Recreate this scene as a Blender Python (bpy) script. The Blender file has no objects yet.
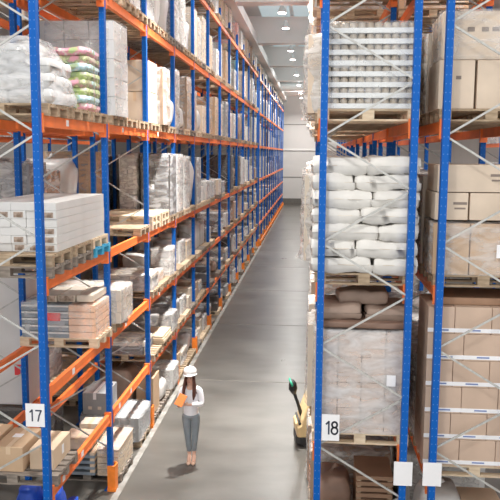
import bpy, bmesh, math, random
from mathutils import Vector, Matrix, noise
PI = math.pi
scn = bpy.context.scene
col = scn.collection
rnd = random.Random(7)
ORD = ('first second third fourth fifth sixth seventh eighth ninth tenth eleventh twelfth thirteenth fourteenth fifteenth '
       'sixteenth seventeenth eighteenth nineteenth twentieth').split()
ORD += ['twenty-' + o for o in ORD[:9]]

# ------------------------------------------------------------------ materials
MATS = {}
def nodes_of(name):
    m = bpy.data.materials.new(name); m.use_nodes = True
    nt = m.node_tree; b = nt.nodes['Principled BSDF']
    MATS[name] = m
    return m, nt, b
def N(nt, t, **kw):
    n = nt.nodes.new(t)
    for k, v in kw.items():
        if k.startswith('i_'): n.inputs[k[2:].replace('_', ' ')].default_value = v
        else: setattr(n, k, v)
    return n
def rgba(c): return (c[0], c[1], c[2], 1)
def mat(name, c, rough=.6, var=.12, scale=6, metal=0., bump=0., bscale=30, c2=None, stretch=(1, 1, 1), spec=.5):
    """a colour with a soft noise variation, and a little bump"""
    m, nt, b = nodes_of(name)
    tc = N(nt, 'ShaderNodeTexCoord'); mp = N(nt, 'ShaderNodeMapping'); mp.inputs['Scale'].default_value = stretch
    nt.links.new(tc.outputs['Object'], mp.inputs['Vector'])
    nz = N(nt, 'ShaderNodeTexNoise', i_Scale=scale, i_Detail=4.)
    nt.links.new(mp.outputs[0], nz.inputs['Vector'])
    rp = N(nt, 'ShaderNodeValToRGB')
    lo = c2 if c2 else tuple(x * (1 - var) for x in c)
    hi = c if c2 else tuple(min(1, x * (1 + var)) for x in c)
    rp.color_ramp.elements[0].position = .35; rp.color_ramp.elements[1].position = .65
    rp.color_ramp.elements[0].color = rgba(lo); rp.color_ramp.elements[1].color = rgba(hi)
    nt.links.new(nz.outputs['Fac'], rp.inputs[0]); nt.links.new(rp.outputs[0], b.inputs['Base Color'])
    b.inputs['Roughness'].default_value = rough; b.inputs['Metallic'].default_value = metal
    b.inputs['Specular IOR Level'].default_value = spec
    if bump:
        bn = N(nt, 'ShaderNodeTexNoise', i_Scale=bscale, i_Detail=3.); nt.links.new(mp.outputs[0], bn.inputs['Vector'])
        bp = N(nt, 'ShaderNodeBump', i_Strength=bump, i_Distance=.03)
        nt.links.new(bn.outputs['Fac'], bp.inputs['Height']); nt.links.new(bp.outputs[0], b.inputs['Normal'])
    return m
def film(name, tint, opac, lo=.15):
    """stretch film: thin clear plastic with crinkles; opac = how milky"""
    m, nt, b = nodes_of(name)
    out = nt.nodes['Material Output']
    tc = N(nt, 'ShaderNodeTexCoord')
    mp = N(nt, 'ShaderNodeMapping'); mp.inputs['Scale'].default_value = (1.4, 1.4, 3.2); mp.inputs['Rotation'].default_value = (.25, .2, 0)
    nt.links.new(tc.outputs['Object'], mp.inputs['Vector'])
    nz = N(nt, 'ShaderNodeTexNoise', i_Scale=2.6, i_Detail=3.5, i_Distortion=.8)
    nt.links.new(mp.outputs[0], nz.inputs['Vector'])
    mr = N(nt, 'ShaderNodeMapRange'); mr.inputs[1].default_value = .35; mr.inputs[2].default_value = .68
    mr.inputs[3].default_value = max(0, opac - lo); mr.inputs[4].default_value = min(1, opac + lo * 1.3)
    nt.links.new(nz.outputs['Fac'], mr.inputs[0])
    b.inputs['Base Color'].default_value = rgba(tint); b.inputs['Roughness'].default_value = .28
    bp = N(nt, 'ShaderNodeBump', i_Strength=.4, i_Distance=.04)
    nt.links.new(nz.outputs['Fac'], bp.inputs['Height']); nt.links.new(bp.outputs[0], b.inputs['Normal'])
    tr = N(nt, 'ShaderNodeBsdfTransparent'); mx = N(nt, 'ShaderNodeMixShader')
    nt.links.new(mr.outputs[0], mx.inputs[0]); nt.links.new(tr.outputs[0], mx.inputs[1]); nt.links.new(b.outputs[0], mx.inputs[2])
    nt.links.new(mx.outputs[0], out.inputs['Surface'])
    return m
def emit(name, c, s):
    m, nt, b = nodes_of(name)
    b.inputs['Base Color'].default_value = rgba(c); b.inputs['Emission Color'].default_value = rgba(c)
    b.inputs['Emission Strength'].default_value = s
    return m
def post_mat():
    """blue paint with two columns of punched holes, painted pale like the bright background behind, on the faces across the aisle"""
    m, nt, b = nodes_of('rack_blue')
    tc = N(nt, 'ShaderNodeTexCoord'); sp = N(nt, 'ShaderNodeSeparateXYZ'); nt.links.new(tc.outputs['Object'], sp.inputs[0])
    def M(op, a, v=None, c=None):
        n = N(nt, 'ShaderNodeMath', operation=op)
        for i, x in enumerate((a, v, c)):
            if x is None: continue
            if isinstance(x, (int, float)): n.inputs[i].default_value = x
            else: nt.links.new(x, n.inputs[i])
        return n.outputs[0]
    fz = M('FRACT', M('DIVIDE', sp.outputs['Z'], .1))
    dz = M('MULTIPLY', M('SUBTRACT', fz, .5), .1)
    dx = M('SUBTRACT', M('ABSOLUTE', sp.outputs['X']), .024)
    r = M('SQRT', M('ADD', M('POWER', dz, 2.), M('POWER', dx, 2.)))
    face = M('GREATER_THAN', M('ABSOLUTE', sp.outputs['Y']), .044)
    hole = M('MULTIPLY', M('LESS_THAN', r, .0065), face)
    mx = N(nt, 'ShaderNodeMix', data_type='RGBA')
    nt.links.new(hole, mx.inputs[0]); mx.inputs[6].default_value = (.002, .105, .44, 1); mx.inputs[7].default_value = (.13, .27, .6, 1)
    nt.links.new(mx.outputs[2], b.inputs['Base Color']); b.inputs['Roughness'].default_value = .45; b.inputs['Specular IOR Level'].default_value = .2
    return m
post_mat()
mat('rack_orange', (.93, .215, .045), .45, .06, 4)
mat('rack_red', (.55, .07, .025), .5, .06, 4)
mat('guard_orange', (.95, .25, .03), .5, .1, 9)
mat('galvanised', (.5, .5, .48), .45, .12, 25, metal=.3)
mat('pallet_wood', (.5, .38, .26), .8, .2, 5, c2=(.3, .22, .14), stretch=(1, 6, 6), bump=.2)
mat('pallet_grey', (.33, .28, .235), .85, .2, 5, c2=(.18, .15, .125), stretch=(1, 6, 6), bump=.2)
mat('pallet_pale', (.75, .62, .46), .8, .1, 5, c2=(.6, .46, .31), stretch=(1, 6, 6))
mat('pallet_blue', (.05, .38, .62), .6, .15, 6)
mat('kraft', (.56, .39, .25), .75, .06, 3, bump=.05)
mat('kraft_light', (.68, .52, .37), .75, .06, 3, bump=.05)
mat('kraft_rose', (.58, .43, .33), .75, .06, 3)
mat('kraft_pale', (.66, .52, .44), .75, .05, 3)
mat('kraft_beige', (.68, .56, .44), .75, .06, 3)
mat('kraft_dark', (.36, .22, .14), .75, .08, 3)
mat('tape', (.66, .5, .34), .35, .04, 3)
mat('white_tape', (.9, .9, .92), .35, .03, 3)
mat('white_card', (.69, .685, .67), .55, .03, 3)
mat('cream_card', (.68, .6, .5), .6, .04, 3)
mat('grey_card', (.33, .335, .34), .6, .08, 3)
mat('dark_card', (.1, .09, .085), .6, .15, 3)
mat('tan_card', (.42, .31, .23), .7, .07, 3)
mat('pink_card', (.75, .42, .4), .6, .07, 3)
mat('mint_card', (.45, .72, .66), .6, .07, 3)
mat('white_plastic', (.62, .62, .61), .3, .05, 3, bump=.5, bscale=5)
mat('grey_plastic', (.55, .54, .52), .3, .12, 3, bump=.5, bscale=5)
mat('sack_white', (.72, .7, .66), .45, .04, 4, bump=.35, bscale=7)
mat('sack_brown', (.34, .25, .2), .7, .1, 4, bump=.4, bscale=8)
mat('paper_brown', (.24, .15, .11), .6, .12, 3, bump=.4, bscale=7)
mat('print_dark', (.2, .14, .1), .7, .3, 18, c2=(.5, .4, .33))
mat('ink', (.05, .06, .1), .6, .02)
mat('ink_blue', (.18, .25, .5), .6, .02)
mat('ink_grey', (.25, .2, .17), .7, .02)
mat('paper_white', (.88, .88, .9), .6, .02)
mat('red_label', (.8, .05, .06), .5, .05)
mat('blue_bag', (.02, .1, .62), .4, .1, 6, bump=.4, bscale=8)
mat('peach', (.85, .55, .38), .6, .05)
mat('slate', (.22, .26, .3), .5, .1, 5)
for n_, cs in (('lime', ((.55, .72, .25), (.85, .85, .75), (.3, .4, .2))), ('pink', ((.85, .35, .5), (.9, .8, .75), (.5, .65, .3))), ('aqua', ((.45, .72, .82), (.88, .88, .85), (.4, .5, .3))), ('olive', ((.35, .4, .2), (.75, .8, .5), (.8, .4, .5)))):
    mat(n_, cs[0], .4, 0, 9)
    rr_ = [n for n in MATS[n_].node_tree.nodes if n.type == 'VALTORGB'][0].color_ramp
    rr_.elements[0].color = rgba(cs[1]); rr_.elements[0].position = .4; rr_.elements[1].color = rgba(cs[0]); rr_.elements[1].position = .5
    e_ = rr_.elements.new(.62); e_.color = rgba(cs[2])
mat('jar', (.4, .34, .27), .35, .1, 12); mat('tray', (.72, .74, .74), .5, .03)
film('film_clear', (.92, .93, .94), .24, .16)
film('film_milky', (.7, .68, .66), .42, .3)
film('film_mid', (.8, .81, .82), .42, .2)
film('film_thin', (.92, .93, .94), .16, .13)
film('film_dark', (.3, .29, .28), .4, .2)
mat('concrete_wall', (.72, .7, .68), .8, .03, .4)
mat('ceiling_panel', (.78, .77, .75), .8, .03, .6)
mat('girder', (.85, .84, .82), .7, .03, .6)
mat('steel_dark', (.05, .05, .05), .5, .1)
mat('lamp_shell', (.75, .75, .75), .4, .03, metal=.4)
emit('lamp_glow', (1, .97, .9), 14.)
emit('sky_glass', (.4, .5, .53), .55)
mat('truck_beige', (.72, .53, .28), .4, .04); mat('truck_black', (.02, .02, .022), .45, .1); mat('truck_grey', (.3, .3, .31), .4, .1)
mat('green_led', (.02, .35, .2), .4, .02)
mat('skin', (.8, .5, .38), .5, .03); mat('blouse', (.88, .88, .92), .7, .02, bump=.25, bscale=14)
mat('trousers', (.26, .3, .33), .8, .06, bump=.15, bscale=20); mat('hair', (.1, .03, .018), .4, .25, 10, stretch=(9, 9, 1))
mat('hat', (.93, .93, .92), .3, .01); mat('shoe', (.78, .53, .4), .4, .03); mat('tablet_orange', (.75, .2, .045), .5, .04)
mat('lips', (.62, .14, .13), .4, .02); mat('eye', (.06, .04, .03), .3, .02)
def floor_mat():
    m, nt, b = nodes_of('polished_concrete')
    tc = N(nt, 'ShaderNodeTexCoord')
    n1 = N(nt, 'ShaderNodeTexNoise', i_Scale=.45, i_Detail=8., i_Roughness=.65); nt.links.new(tc.outputs['Object'], n1.inputs['Vector'])
    mp = N(nt, 'ShaderNodeMapping'); mp.inputs['Scale'].default_value = (.5, 1.1, 1); nt.links.new(tc.outputs['Object'], mp.inputs['Vector'])
    n2 = N(nt, 'ShaderNodeTexNoise', i_Scale=1.6, i_Detail=5.); nt.links.new(mp.outputs[0], n2.inputs['Vector'])
    ad = N(nt, 'ShaderNodeMath', operation='ADD'); nt.links.new(n1.outputs['Fac'], ad.inputs[0]); nt.links.new(n2.outputs['Fac'], ad.inputs[1])
    rp = N(nt, 'ShaderNodeValToRGB'); e = rp.color_ramp.elements
    e[0].position = .36; e[1].position = .62; e[0].color = (.08, .076, .067, 1); e[1].color = (.135, .128, .115, 1)
    hf = N(nt, 'ShaderNodeMath', operation='MULTIPLY'); hf.inputs[1].default_value = .5
    nt.links.new(ad.outputs[0], hf.inputs[0]); nt.links.new(hf.outputs[0], rp.inputs[0])
    nt.links.new(rp.outputs[0], b.inputs['Base Color'])
    mr = N(nt, 'ShaderNodeMapRange'); mr.inputs[3].default_value = .22; mr.inputs[4].default_value = .4
    nt.links.new(n1.outputs['Fac'], mr.inputs[0]); nt.links.new(mr.outputs[0], b.inputs['Roughness'])
    return m
floor_mat()
mat('floor_joint', (.16, .15, .135), .7, .1); mat('floor_paint', (.34, .325, .3), .6, .15, 3, c2=(.2, .19, .17))

# ------------------------------------------------------------------ mesh building
class MB:
    def __init__(s): s.v = []; s.f = []
    def add(s, vs, fs):
        o = len(s.v); s.v += [tuple(v) for v in vs]; s.f += [tuple(i + o for i in f) for f in fs]; return s
    def box(s, x0, x1, y0, y1, z0, z1):
        vs = [(x, y, z) for z in (z0, z1) for y in (y0, y1) for x in (x0, x1)]
        return s.add(vs, [(0, 2, 3, 1), (4, 5, 7, 6), (0, 1, 5, 4), (2, 6, 7, 3), (0, 4, 6, 2), (1, 3, 7, 5)])
    def cbox(s, c, d): return s.box(c[0] - d[0] / 2, c[0] + d[0] / 2, c[1] - d[1] / 2, c[1] + d[1] / 2, c[2] - d[2] / 2, c[2] + d[2] / 2)
    def loft(s, rings, cap=True):
        n = len(rings[0]); vs = [p for r in rings for p in r]; fs = []
        for i in range(len(rings) - 1):
            for j in range(n):
                k = (j + 1) % n; fs.append((i * n + j, i * n + k, (i + 1) * n + k, (i + 1) * n + j))
        if cap: fs += [tuple(range(n - 1, -1, -1)), tuple((len(rings) - 1) * n + j for j in range(n))]
        return s.add(vs, fs)
    def tube(s, pts, rad, n=8):
        pts = [Vector(p) for p in pts]; rings = []
        for i, p in enumerate(pts):
            d = (pts[min(i + 1, len(pts) - 1)] - pts[max(i - 1, 0)]).normalized()
            a = d.cross(Vector((0, 0, 1)) if abs(d.z) < .9 else Vector((0, 1, 0))).normalized(); b = a.cross(d)
            r = rad[i] if isinstance(rad, (list, tuple)) else rad
            rings.append([p + (a * math.cos(t) + b * math.sin(t)) * r for t in (2 * PI * k / n for k in range(n))])
        return s.loft(rings)
    def bar(s, p0, p1, w, t, up=(0, 1, 0)):
        p0 = Vector(p0); p1 = Vector(p1); d = (p1 - p0).normalized(); a = d.cross(Vector(up)).normalized(); b = a.cross(d)
        r = lambda p: [p + a * w / 2 + b * t / 2, p - a * w / 2 + b * t / 2, p - a * w / 2 - b * t / 2, p + a * w / 2 - b * t / 2]
        return s.loft([r(p0), r(p1)])
    def prism(s, poly, z0, z1):
        return s.loft([[(x, y, z0) for x, y in poly], [(x, y, z1) for x, y in poly]])
    def mesh(s, name, m, smooth=False):
        me = bpy.data.meshes.new(name); me.from_pydata(s.v, [], s.f)
        bm = bmesh.new(); bm.from_mesh(me); bmesh.ops.recalc_face_normals(bm, faces=bm.faces); bm.to_mesh(me); bm.free()
        me.materials.append(MATS[m])
        if smooth:
            for p in me.polygons: p.use_smooth = True
        return me
def put(name, me, parent=None, loc=(0, 0, 0), rz=0., bevel=0.):
    o = bpy.data.objects.new(name, me); col.objects.link(o)
    o.location = loc; o.rotation_euler = (0, 0, rz)
    if parent: o.parent = parent
    if bevel:
        b = o.modifiers.new('bevel', 'BEVEL'); b.width = bevel; b.segments = 2; b.limit_method = 'ANGLE'
    return o
def tag(o, label=None, cat=None, group=None, kind=None):
    for k, v in (('label', label), ('category', cat), ('group', group), ('kind', kind)):
        if v: o[k] = v
    return o
def empty(name, loc, label, cat, group=None, rz=0.):
    return tag(put(name, None, None, loc, rz), label, cat, group)
def boxmesh(name, d, m):
    """box standing on z=0, centred in x and y"""
    return MB().box(-d[0] / 2, d[0] / 2, -d[1] / 2, d[1] / 2, 0, d[2]).mesh(name, m)
CACHE = {}
def cached(key, fn):
    if key not in CACHE: CACHE[key] = fn()
    return CACHE[key]
def blob(w, d, h, m, seed=0, amp=.04, nx=10, power=5., freq=2.2, base=True):
    """a soft cushion-like or film-like closed body w x d x h standing on z=0"""
    v, f = MB(), None
    n, rings = 28, []
    levels = nx
    for i in range(levels + 1):
        t = -1 + 2 * i / levels
        t = math.copysign(abs(t) ** .6, t)
        k = max(1e-4, (1 - abs(t) ** power)) ** (1 / power)
        if i in (0, levels): k = .72 if power > 3 else .3
        ring = []
        for j in range(n):
            a = 2 * PI * (j + .5) / n; ca, sa = math.cos(a), math.sin(a)
            r = (abs(ca) ** power + abs(sa) ** power) ** (-1 / power)
            p = Vector((ca * r * w / 2 * k, sa * r * d / 2 * k, (t + 1) * h / 2))
            q = noise.noise_vector(p * freq + Vector((seed * 7.3, seed * 3.1, seed)))
            p += Vector((q.x, q.y, 0 if i == 0 else q.z * .8)) * amp
            if i == 0: p.z = 0
            ring.append(p)
        rings.append(ring)
    v.loft(rings)
    return v.mesh('body', m, True)
def pillow(w, d, h, m, seed=0, amp=.012, flat=.4, nu=14, nv=14):
    """a filled sack lying flat: pinched edges, top and bottom pressed flat by its neighbours"""
    mb = MB()
    def side(sg):
        vs = []
        for i in range(nu + 1):
            for j in range(nv + 1):
                u = math.sin((-1 + 2 * i / nu) * PI / 2); v = math.sin((-1 + 2 * j / nv) * PI / 2)
                k = (max(0, 1 - abs(u) ** 4) * max(0, 1 - abs(v) ** 4)) ** .15
                z = min(h * .62 * k, h * (.5 if flat else .62))
                x, y = u * w / 2 * (1 - .05 * v * v), v * d / 2 * (1 - .05 * u * u)
                q = noise.noise_vector(Vector((x * 4 + seed * 3.3, y * 4, sg * .6 + seed))) + .45 * noise.noise_vector(Vector((x * 11 + seed, y * 11, sg + seed * 2.1)))
                vs.append(Vector((x + q.x * amp, y + q.y * amp, h / 2 + sg * (z + q.z * amp * 1.2 * k))))
        return vs
    a, b = side(1), side(-1); n = nv + 1; o = len(a); fs = []
    for i in range(nu):
        for j in range(nv):
            c = (i * n + j, i * n + j + 1, (i + 1) * n + j + 1, (i + 1) * n + j)
            fs.append(c[::-1]); fs.append(tuple(x + o for x in c))
    mb.add(a + b, fs)
    me = mb.mesh('sack', m, True)
    bm = bmesh.new(); bm.from_mesh(me); bmesh.ops.remove_doubles(bm, verts=bm.verts, dist=.004); bm.to_mesh(me); bm.free()
    for p in me.polygons: p.use_smooth = True
    return me
def shell(w, d, h, m, seed=0, amp=.035):
    """loose stretch film round a load: five-sided, open at the bottom, rumpled"""
    mb = MB(); nl, n = 9, 32; rings = []
    for i in range(nl + 1):
        t = i / nl; ring = []
        for j in range(n):
            a = 2 * PI * (j + .5) / n; ca, sa = math.cos(a), math.sin(a)
            r = min(1 / max(abs(ca), 1e-6), 1 / max(abs(sa), 1e-6)) * (1 if abs(abs(ca) - abs(sa)) > .15 else .975)
            p = Vector((ca * r * w / 2, sa * r * d / 2, t * h))
            q = noise.noise_vector(p * 3.1 + Vector((seed * 5.7, seed, 0)))
            a2 = amp * (1.2 if i < 2 else .8)
            p += Vector((ca * abs(q.x) + q.y * .3, sa * abs(q.x) + q.z * .3, 0)) * a2
            ring.append(p)
        rings.append(ring)
    top = [[Vector((p.x * k, p.y * k, h + .012 + .5 * amp * noise.noise(p * 4 * k))) for p in rings[-1]] for k in (.8, .45, .1)]
    mb.loft(rings + top, cap=False)
    nn = len(mb.v); mb.f.append(tuple(range(nn - n, nn)))
    return mb.mesh('stretch_film', m, True)

# ------------------------------------------------------------------ camera
f_px, pitch, yaw, roll, CH = 741.9, .1301, .0844, .0069, 5.55
cp, sp, cy, sy = math.cos(pitch), math.sin(pitch), math.cos(yaw), math.sin(yaw)
fwd = Vector((-sy * cp, cy * cp, -sp)); rgt = Vector((cy, sy, 0)); upv = rgt.cross(fwd)
R = math.cos(roll) * rgt + math.sin(roll) * upv; U = -math.sin(roll) * rgt + math.cos(roll) * upv
cam = bpy.data.cameras.new('camera'); cam.sensor_width = 36; cam.lens = f_px / 500 * 36; cam.clip_end = 300
co = bpy.data.objects.new('camera', cam); col.objects.link(co)
co.matrix_world = Matrix(((R.x, U.x, -fwd.x, 0), (R.y, U.y, -fwd.y, 0), (R.z, U.z, -fwd.z, CH), (0, 0, 0, 1)))
scn.camera = co

# ------------------------------------------------------------------ room shell
def struct(name, mb, m): return tag(put(name, mb.mesh(name, m)), kind='structure')
struct('floor', MB().box(-16, 14, 1, 80.6, -.2, 0), 'polished_concrete')
struct('wall_back', MB().box(-16, 14, 80.6, 80.9, 0, 12.4), 'concrete_wall')
struct('wall_left_blocker', MB().box(-16.2, -16, 1, 80.9, 0, 12.4), 'concrete_wall')  # unseen side, added to shut out world light behind the racks
struct('wall_right_blocker', MB().box(14, 14.2, 1, 80.9, 0, 12.4), 'concrete_wall')  # unseen too, added to keep the rack interiors dark
struct('ceiling', MB().box(-16, 14, 4, 80.9, 12.4, 12.6), 'ceiling_panel')
n_t = 1
for z, h, t, m in ((5.9, .12, .1, 'girder'), (3.0, .05, .04, 'floor_joint'), (8.6, .05, .04, 'floor_joint'), (.35, .7, .05, 'floor_joint')):
    struct('trim_%d' % n_t, MB().box(-16, 14, 80.6 - t, 80.6, z - h / 2, z + h / 2), m); n_t += 1
for y in (17.55, 23.6, 29.7, 36, 42, 48, 54, 60, 66, 72):
    struct('trim_%d' % n_t, MB().box(-3.05, .05, y - .015, y + .015, 0, .004), 'floor_joint'); n_t += 1
struct('trim_%d' % n_t, MB().box(-3.17, -3.06, 9, 79, 0, .006), 'floor_paint'); n_t += 1
for j, y in enumerate((17.8, 28, 38.6, 49, 59.4, 69.8)):
    zb = 10.95 + .055 * j
    struct('ceiling_beam_%d' % (j + 1), MB().box(-16, 14, y, y + .5, zb + .22, 12.4).box(-16, 14, y - .12, y + .62, zb, zb + .22), 'girder')
struct('ceiling_girder_1', MB().box(-3.35, -2.95, 6, 80.6, 10.98, 11.4), 'girder')
struct('ceiling_girder_2', MB().box(.9, 1.2, 6, 80.6, 11.2, 11.5), 'girder')
for j, (ya, yb) in enumerate(((18.6, 27.7), (28.8, 38.2), (39.4, 48.6), (49.8, 59.), (60.2, 69.4))):
    struct('window_%d' % (j + 1), MB().box(-2.7, -1.3, ya, yb, 12.3, 12.39).box(-1.1, .7, ya, yb, 12.3, 12.39), 'sky_glass')
for j, (y, z) in enumerate(((66, 10.9), (74.5, 11.1))):
    struct('ceiling_duct_%d' % (j + 1), MB().tube([(-6, y, z + .35), (6, y, z + .35)], .3, 12), 'girder')

# ------------------------------------------------------------------ racks
LV = dict(A=1.262, B=2.57, C=3.94, D=5.913, E=7.871, F=9.857)
BAY, Y0, NODE, NS = 2.854, 8.609, 7.026, 1.267
PH = 10.4
def post_mesh():
    # open rolled profile, wider across the aisle
    poly = [(-.041, -.05), (.041, -.05), (.041, .05), (.02, .05), (.02, .036), (.031, .036), (.031, -.038), (-.031, -.038), (-.031, .036), (-.02, .036), (-.02, .05), (-.041, .05)]
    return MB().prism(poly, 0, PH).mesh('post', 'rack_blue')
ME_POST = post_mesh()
ME_PLATE = MB().box(-.09, .09, -.08, .08, 0, .012).mesh('base_plate', 'rack_blue')
ME_GUARD = MB().prism([(-.03, -.095), (.085, -.095), (.1, -.08), (.1, .08), (.085, .095), (-.03, .095), (-.03, .075), (.07, .075), (.08, .06), (.08, -.06), (.07, -.075), (-.03, -.075)], 0.004, .44).box(-.03, .11, -.11, -.095, .004, .06).mesh('foot_guard', 'guard_orange')
def brace_list(sgn, D):
    out, i = [], 0
    z = NODE + NS * 2
    while z > .3:
        for z1 in (z + NS / 2, z - NS / 2):
            if .2 < z1 < PH - .1 and z < PH - .1:
                out.append(((0, 0, z), (sgn * D, 0, z1)))
        z -= NS
    return out
def brace_mb(mb, a, b, i):
    y = -.012 if i % 2 else .022
    d = (Vector(b) - Vector(a)).normalized() * .02
    mb.bar(Vector(a) + d + Vector((0, y, 0)), Vector(b) - d + Vector((0, y, 0)), .024, .018)
def frame(rack, x, y, sgn, D, detail, guards=(1, 0)):
    """one upright frame: post at x, the other at x+sgn*D"""
    fr = put('upright_frame', None, rack, (x, y, 0))
    for k, px in enumerate((0, sgn * D)):
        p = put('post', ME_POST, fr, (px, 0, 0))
        if detail:
            put('base_plate', ME_PLATE, fr, (px, 0, 0))
        if guards[k]:
            g = put('foot_guard', ME_GUARD, fr, (px, 0, 0), 0 if (sgn < 0) == (k == 0) else PI)
    bl = brace_list(sgn, D)
    if detail:
        for i, (a, b) in enumerate(bl):
            mb = MB(); brace_mb(mb, a, b, i)
            put('brace', cached(('br', sgn, D, i), lambda: mb.mesh('brace', 'galvanised')), fr)
    else:
        def mk():
            mb = MB()
            for i, (a, b) in enumerate(bl): brace_mb(mb, a, b, i)
            return mb.mesh('brace_lattice', 'galvanised')
        put('brace_lattice', cached(('bl', sgn, D), mk), fr)
    return fr
BH = .13
def beam_me(L, detail, m='rack_orange'):
    mb = MB().box(-.03, .03, 0.055, L - .055, -BH / 2, BH / 2)
    # stepped ledge and hooked end plates
    mb.box(-.036, .036, .055, L - .055, -BH / 2 - .004, -BH / 2 + .03)
    me = mb.mesh('beam', m)
    return me
ME_BEAM = beam_me(BAY, True)
ME_PLATEEND = MB().box(-.045, .045, -.028, .028, -.13, .1).box(-.062, -.045, -.028, .028, -.13, .1).mesh('connector', 'rack_orange')
ME_STICK = MB().box(-.002, .002, -.05, .05, -.045, .045).mesh('sticker', 'paper_white')
def add_beam(rack, x, y, z, side, detail, sticker=()):
    b = put('beam', ME_BEAM, rack, (x, y, z))
    if detail:
        put('connector', ME_PLATEEND, b, (0, .085, -.01)); put('connector', ME_PLATEEND, b, (0, BAY - .085, -.01))
    for s in sticker:
        put('sticker', ME_STICK, b, (.0315 * side, s, 0))
    return b
def beam_run(rack, name, spots, m='rack_orange'):
    """many small far-off beams as one part"""
    mb = MB()
    for x, y, z in spots: mb.box(x - .03, x + .03, y + .055, y + BAY - .055, z - BH / 2, z + BH / 2)
    o = put(name, mb.mesh(name, m), rack); o['kind'] = 'stuff'
DL = 1.049
XL = -3.259
# --- rack row 17 (near block), its far block
rack17 = empty('pallet_rack', (0, 0, 0), 'tall blue and orange pallet rack marked 17 along the aisle by the woman', 'pallet rack')
near_n = 12
for k in range(near_n + 1):
    frame(rack17, XL, Y0 + k * BAY, -1, DL, k < 5)
rear = []
for k in range(near_n):
    for l, z in LV.items():
        if l == 'F' and k < 2: continue
        add_beam(rack17, XL + .005, Y0 + k * BAY, z, 1, k < 4, (.5, 1.3) if (l == 'A' and k < 3) else ((1.0,) if k < 3 and l in 'BD' else ()))
        if k < 4 and l in 'ABCDE':
            add_beam(rack17, XL - DL, Y0 + k * BAY, z, -1, False)
        else: rear.append((XL - DL, Y0 + k * BAY, z))
beam_run(rack17, 'beam', rear)
far0 = near_n + .45
rackfar = empty('pallet_rack', (0, 0, 0), 'far blue and orange pallet rack beyond the passage, ending at the end wall', 'pallet rack')
spots = []
for k in range(13):
    y = Y0 + (far0 + k) * BAY
    frame(rackfar, XL, y, -1, DL, False)
    if k < 12:
        for l, z in LV.items():
            add_beam(rackfar, XL + .005, y, z, 1, False); spots.append((XL - DL, y, z))
beam_run(rackfar, 'beam', spots)
tag(put('guard_rail', MB().box(-3.16, -3.1, Y0 + far0 * BAY + .2, 79, .12, .3).mesh('guard_rail', 'guard_orange')),
    'low orange guard rail along the foot of the far rack', 'guard rail')
# it stands on short feet
gr = bpy.data.objects['guard_rail']
for k in range(12):
    y = Y0 + (far0 + k) * BAY + .4
    put('foot', cached('grf', lambda: MB().box(-.04, .04, -.05, .05, 0, .3).mesh('foot', 'guard_orange')), gr, (-3.13 - .0, y, 0))
# sign 17
def digit_mb(mb, ch, x, z, h, y):
    """plain digits from strokes, facing the end of the aisle"""
    w = h * .5; t = h * .125; st = []
    if ch == '1': st = [((.6, 0), (.6, 1)), ((.6, 1), (.2, .8))]
    if ch == '7': st = [((.02, .96), (1, .96)), ((1, .96), (.62, .5)), ((.62, .5), (.4, 0))]
    if ch == '8':
        for c, r in (((.5, .27), .27), ((.5, .76), .23)):
            pts = [(c[0] + r * 1.75 * math.cos(a), c[1] + r * math.sin(a)) for a in (2 * PI * i / 20 for i in range(21))]
            st += list(zip(pts[:-1], pts[1:]))
    for (a, b) in st:
        p0 = Vector((x + a[0] * w, y, z + a[1] * h)); p1 = Vector((x + b[0] * w, y, z + b[1] * h))
        e = (p1 - p0).normalized() * t * .3
        mb.bar(p0 - e, p1 + e, t, .004)
def sign(rack, x0, x1, z0, z1, y, text):
    s = put('number_sign', MB().box(x0, x1, y, y + .006, z0, z1).mesh('number_sign', 'paper_white'), rack)
    s['label'] = 'white sign with dark number ' + text if text else 'blank white card'
    if text:
        h = (z1 - z0) * .47; mb = MB()
        for i, c in enumerate(text): digit_mb(mb, c, x0 + (x1 - x0) * (.18 + .36 * i), z0 + (z1 - z0) * .26, h, y - .003)
        put('number', mb.mesh('number', 'ink'), s)
    return s
sign(rack17, -3.485, -3.245, 2.18, 2.475, 8.54, '17')
# --- rack row behind 17
XL2 = XL - DL - .357
rackb = empty('pallet_rack', (0, 0, 0), 'blue and orange rack standing back to back behind the rack marked 17', 'pallet rack')
run = []
for k in range(9):
    frame(rackb, XL2, Y0 + k * BAY, -1, DL, k < 3, (0, 1))
    if k < 8:
        for l, z in LV.items():
            if l == 'B' and k in (0, 1): continue
            if l == 'F' and k < 4: continue
            for x in (XL2, XL2 - DL):
                if k < 5: add_beam(rackb, x, Y0 + k * BAY, z, 1, False)
                else: run.append((x, Y0 + k * BAY, z))
beam_run(rackb, 'beam', run)
# --- the next row beyond, seen through the gaps
XL3 = -9.3
rackc = empty('pallet_rack', (0, 0, 0), 'distant blue and orange rack across the next aisle, glimpsed through the rack marked 17', 'pallet rack')
for k in range(9):
    frame(rackc, XL3, Y0 + k * BAY, -1, DL, False)
    if k < 8:
        for l, z in LV.items():
            if l in 'BCDE': add_beam(rackc, XL3, Y0 + k * BAY, z, 1, False); add_beam(rackc, XL3 - DL, Y0 + k * BAY, z, 1, False)
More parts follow.
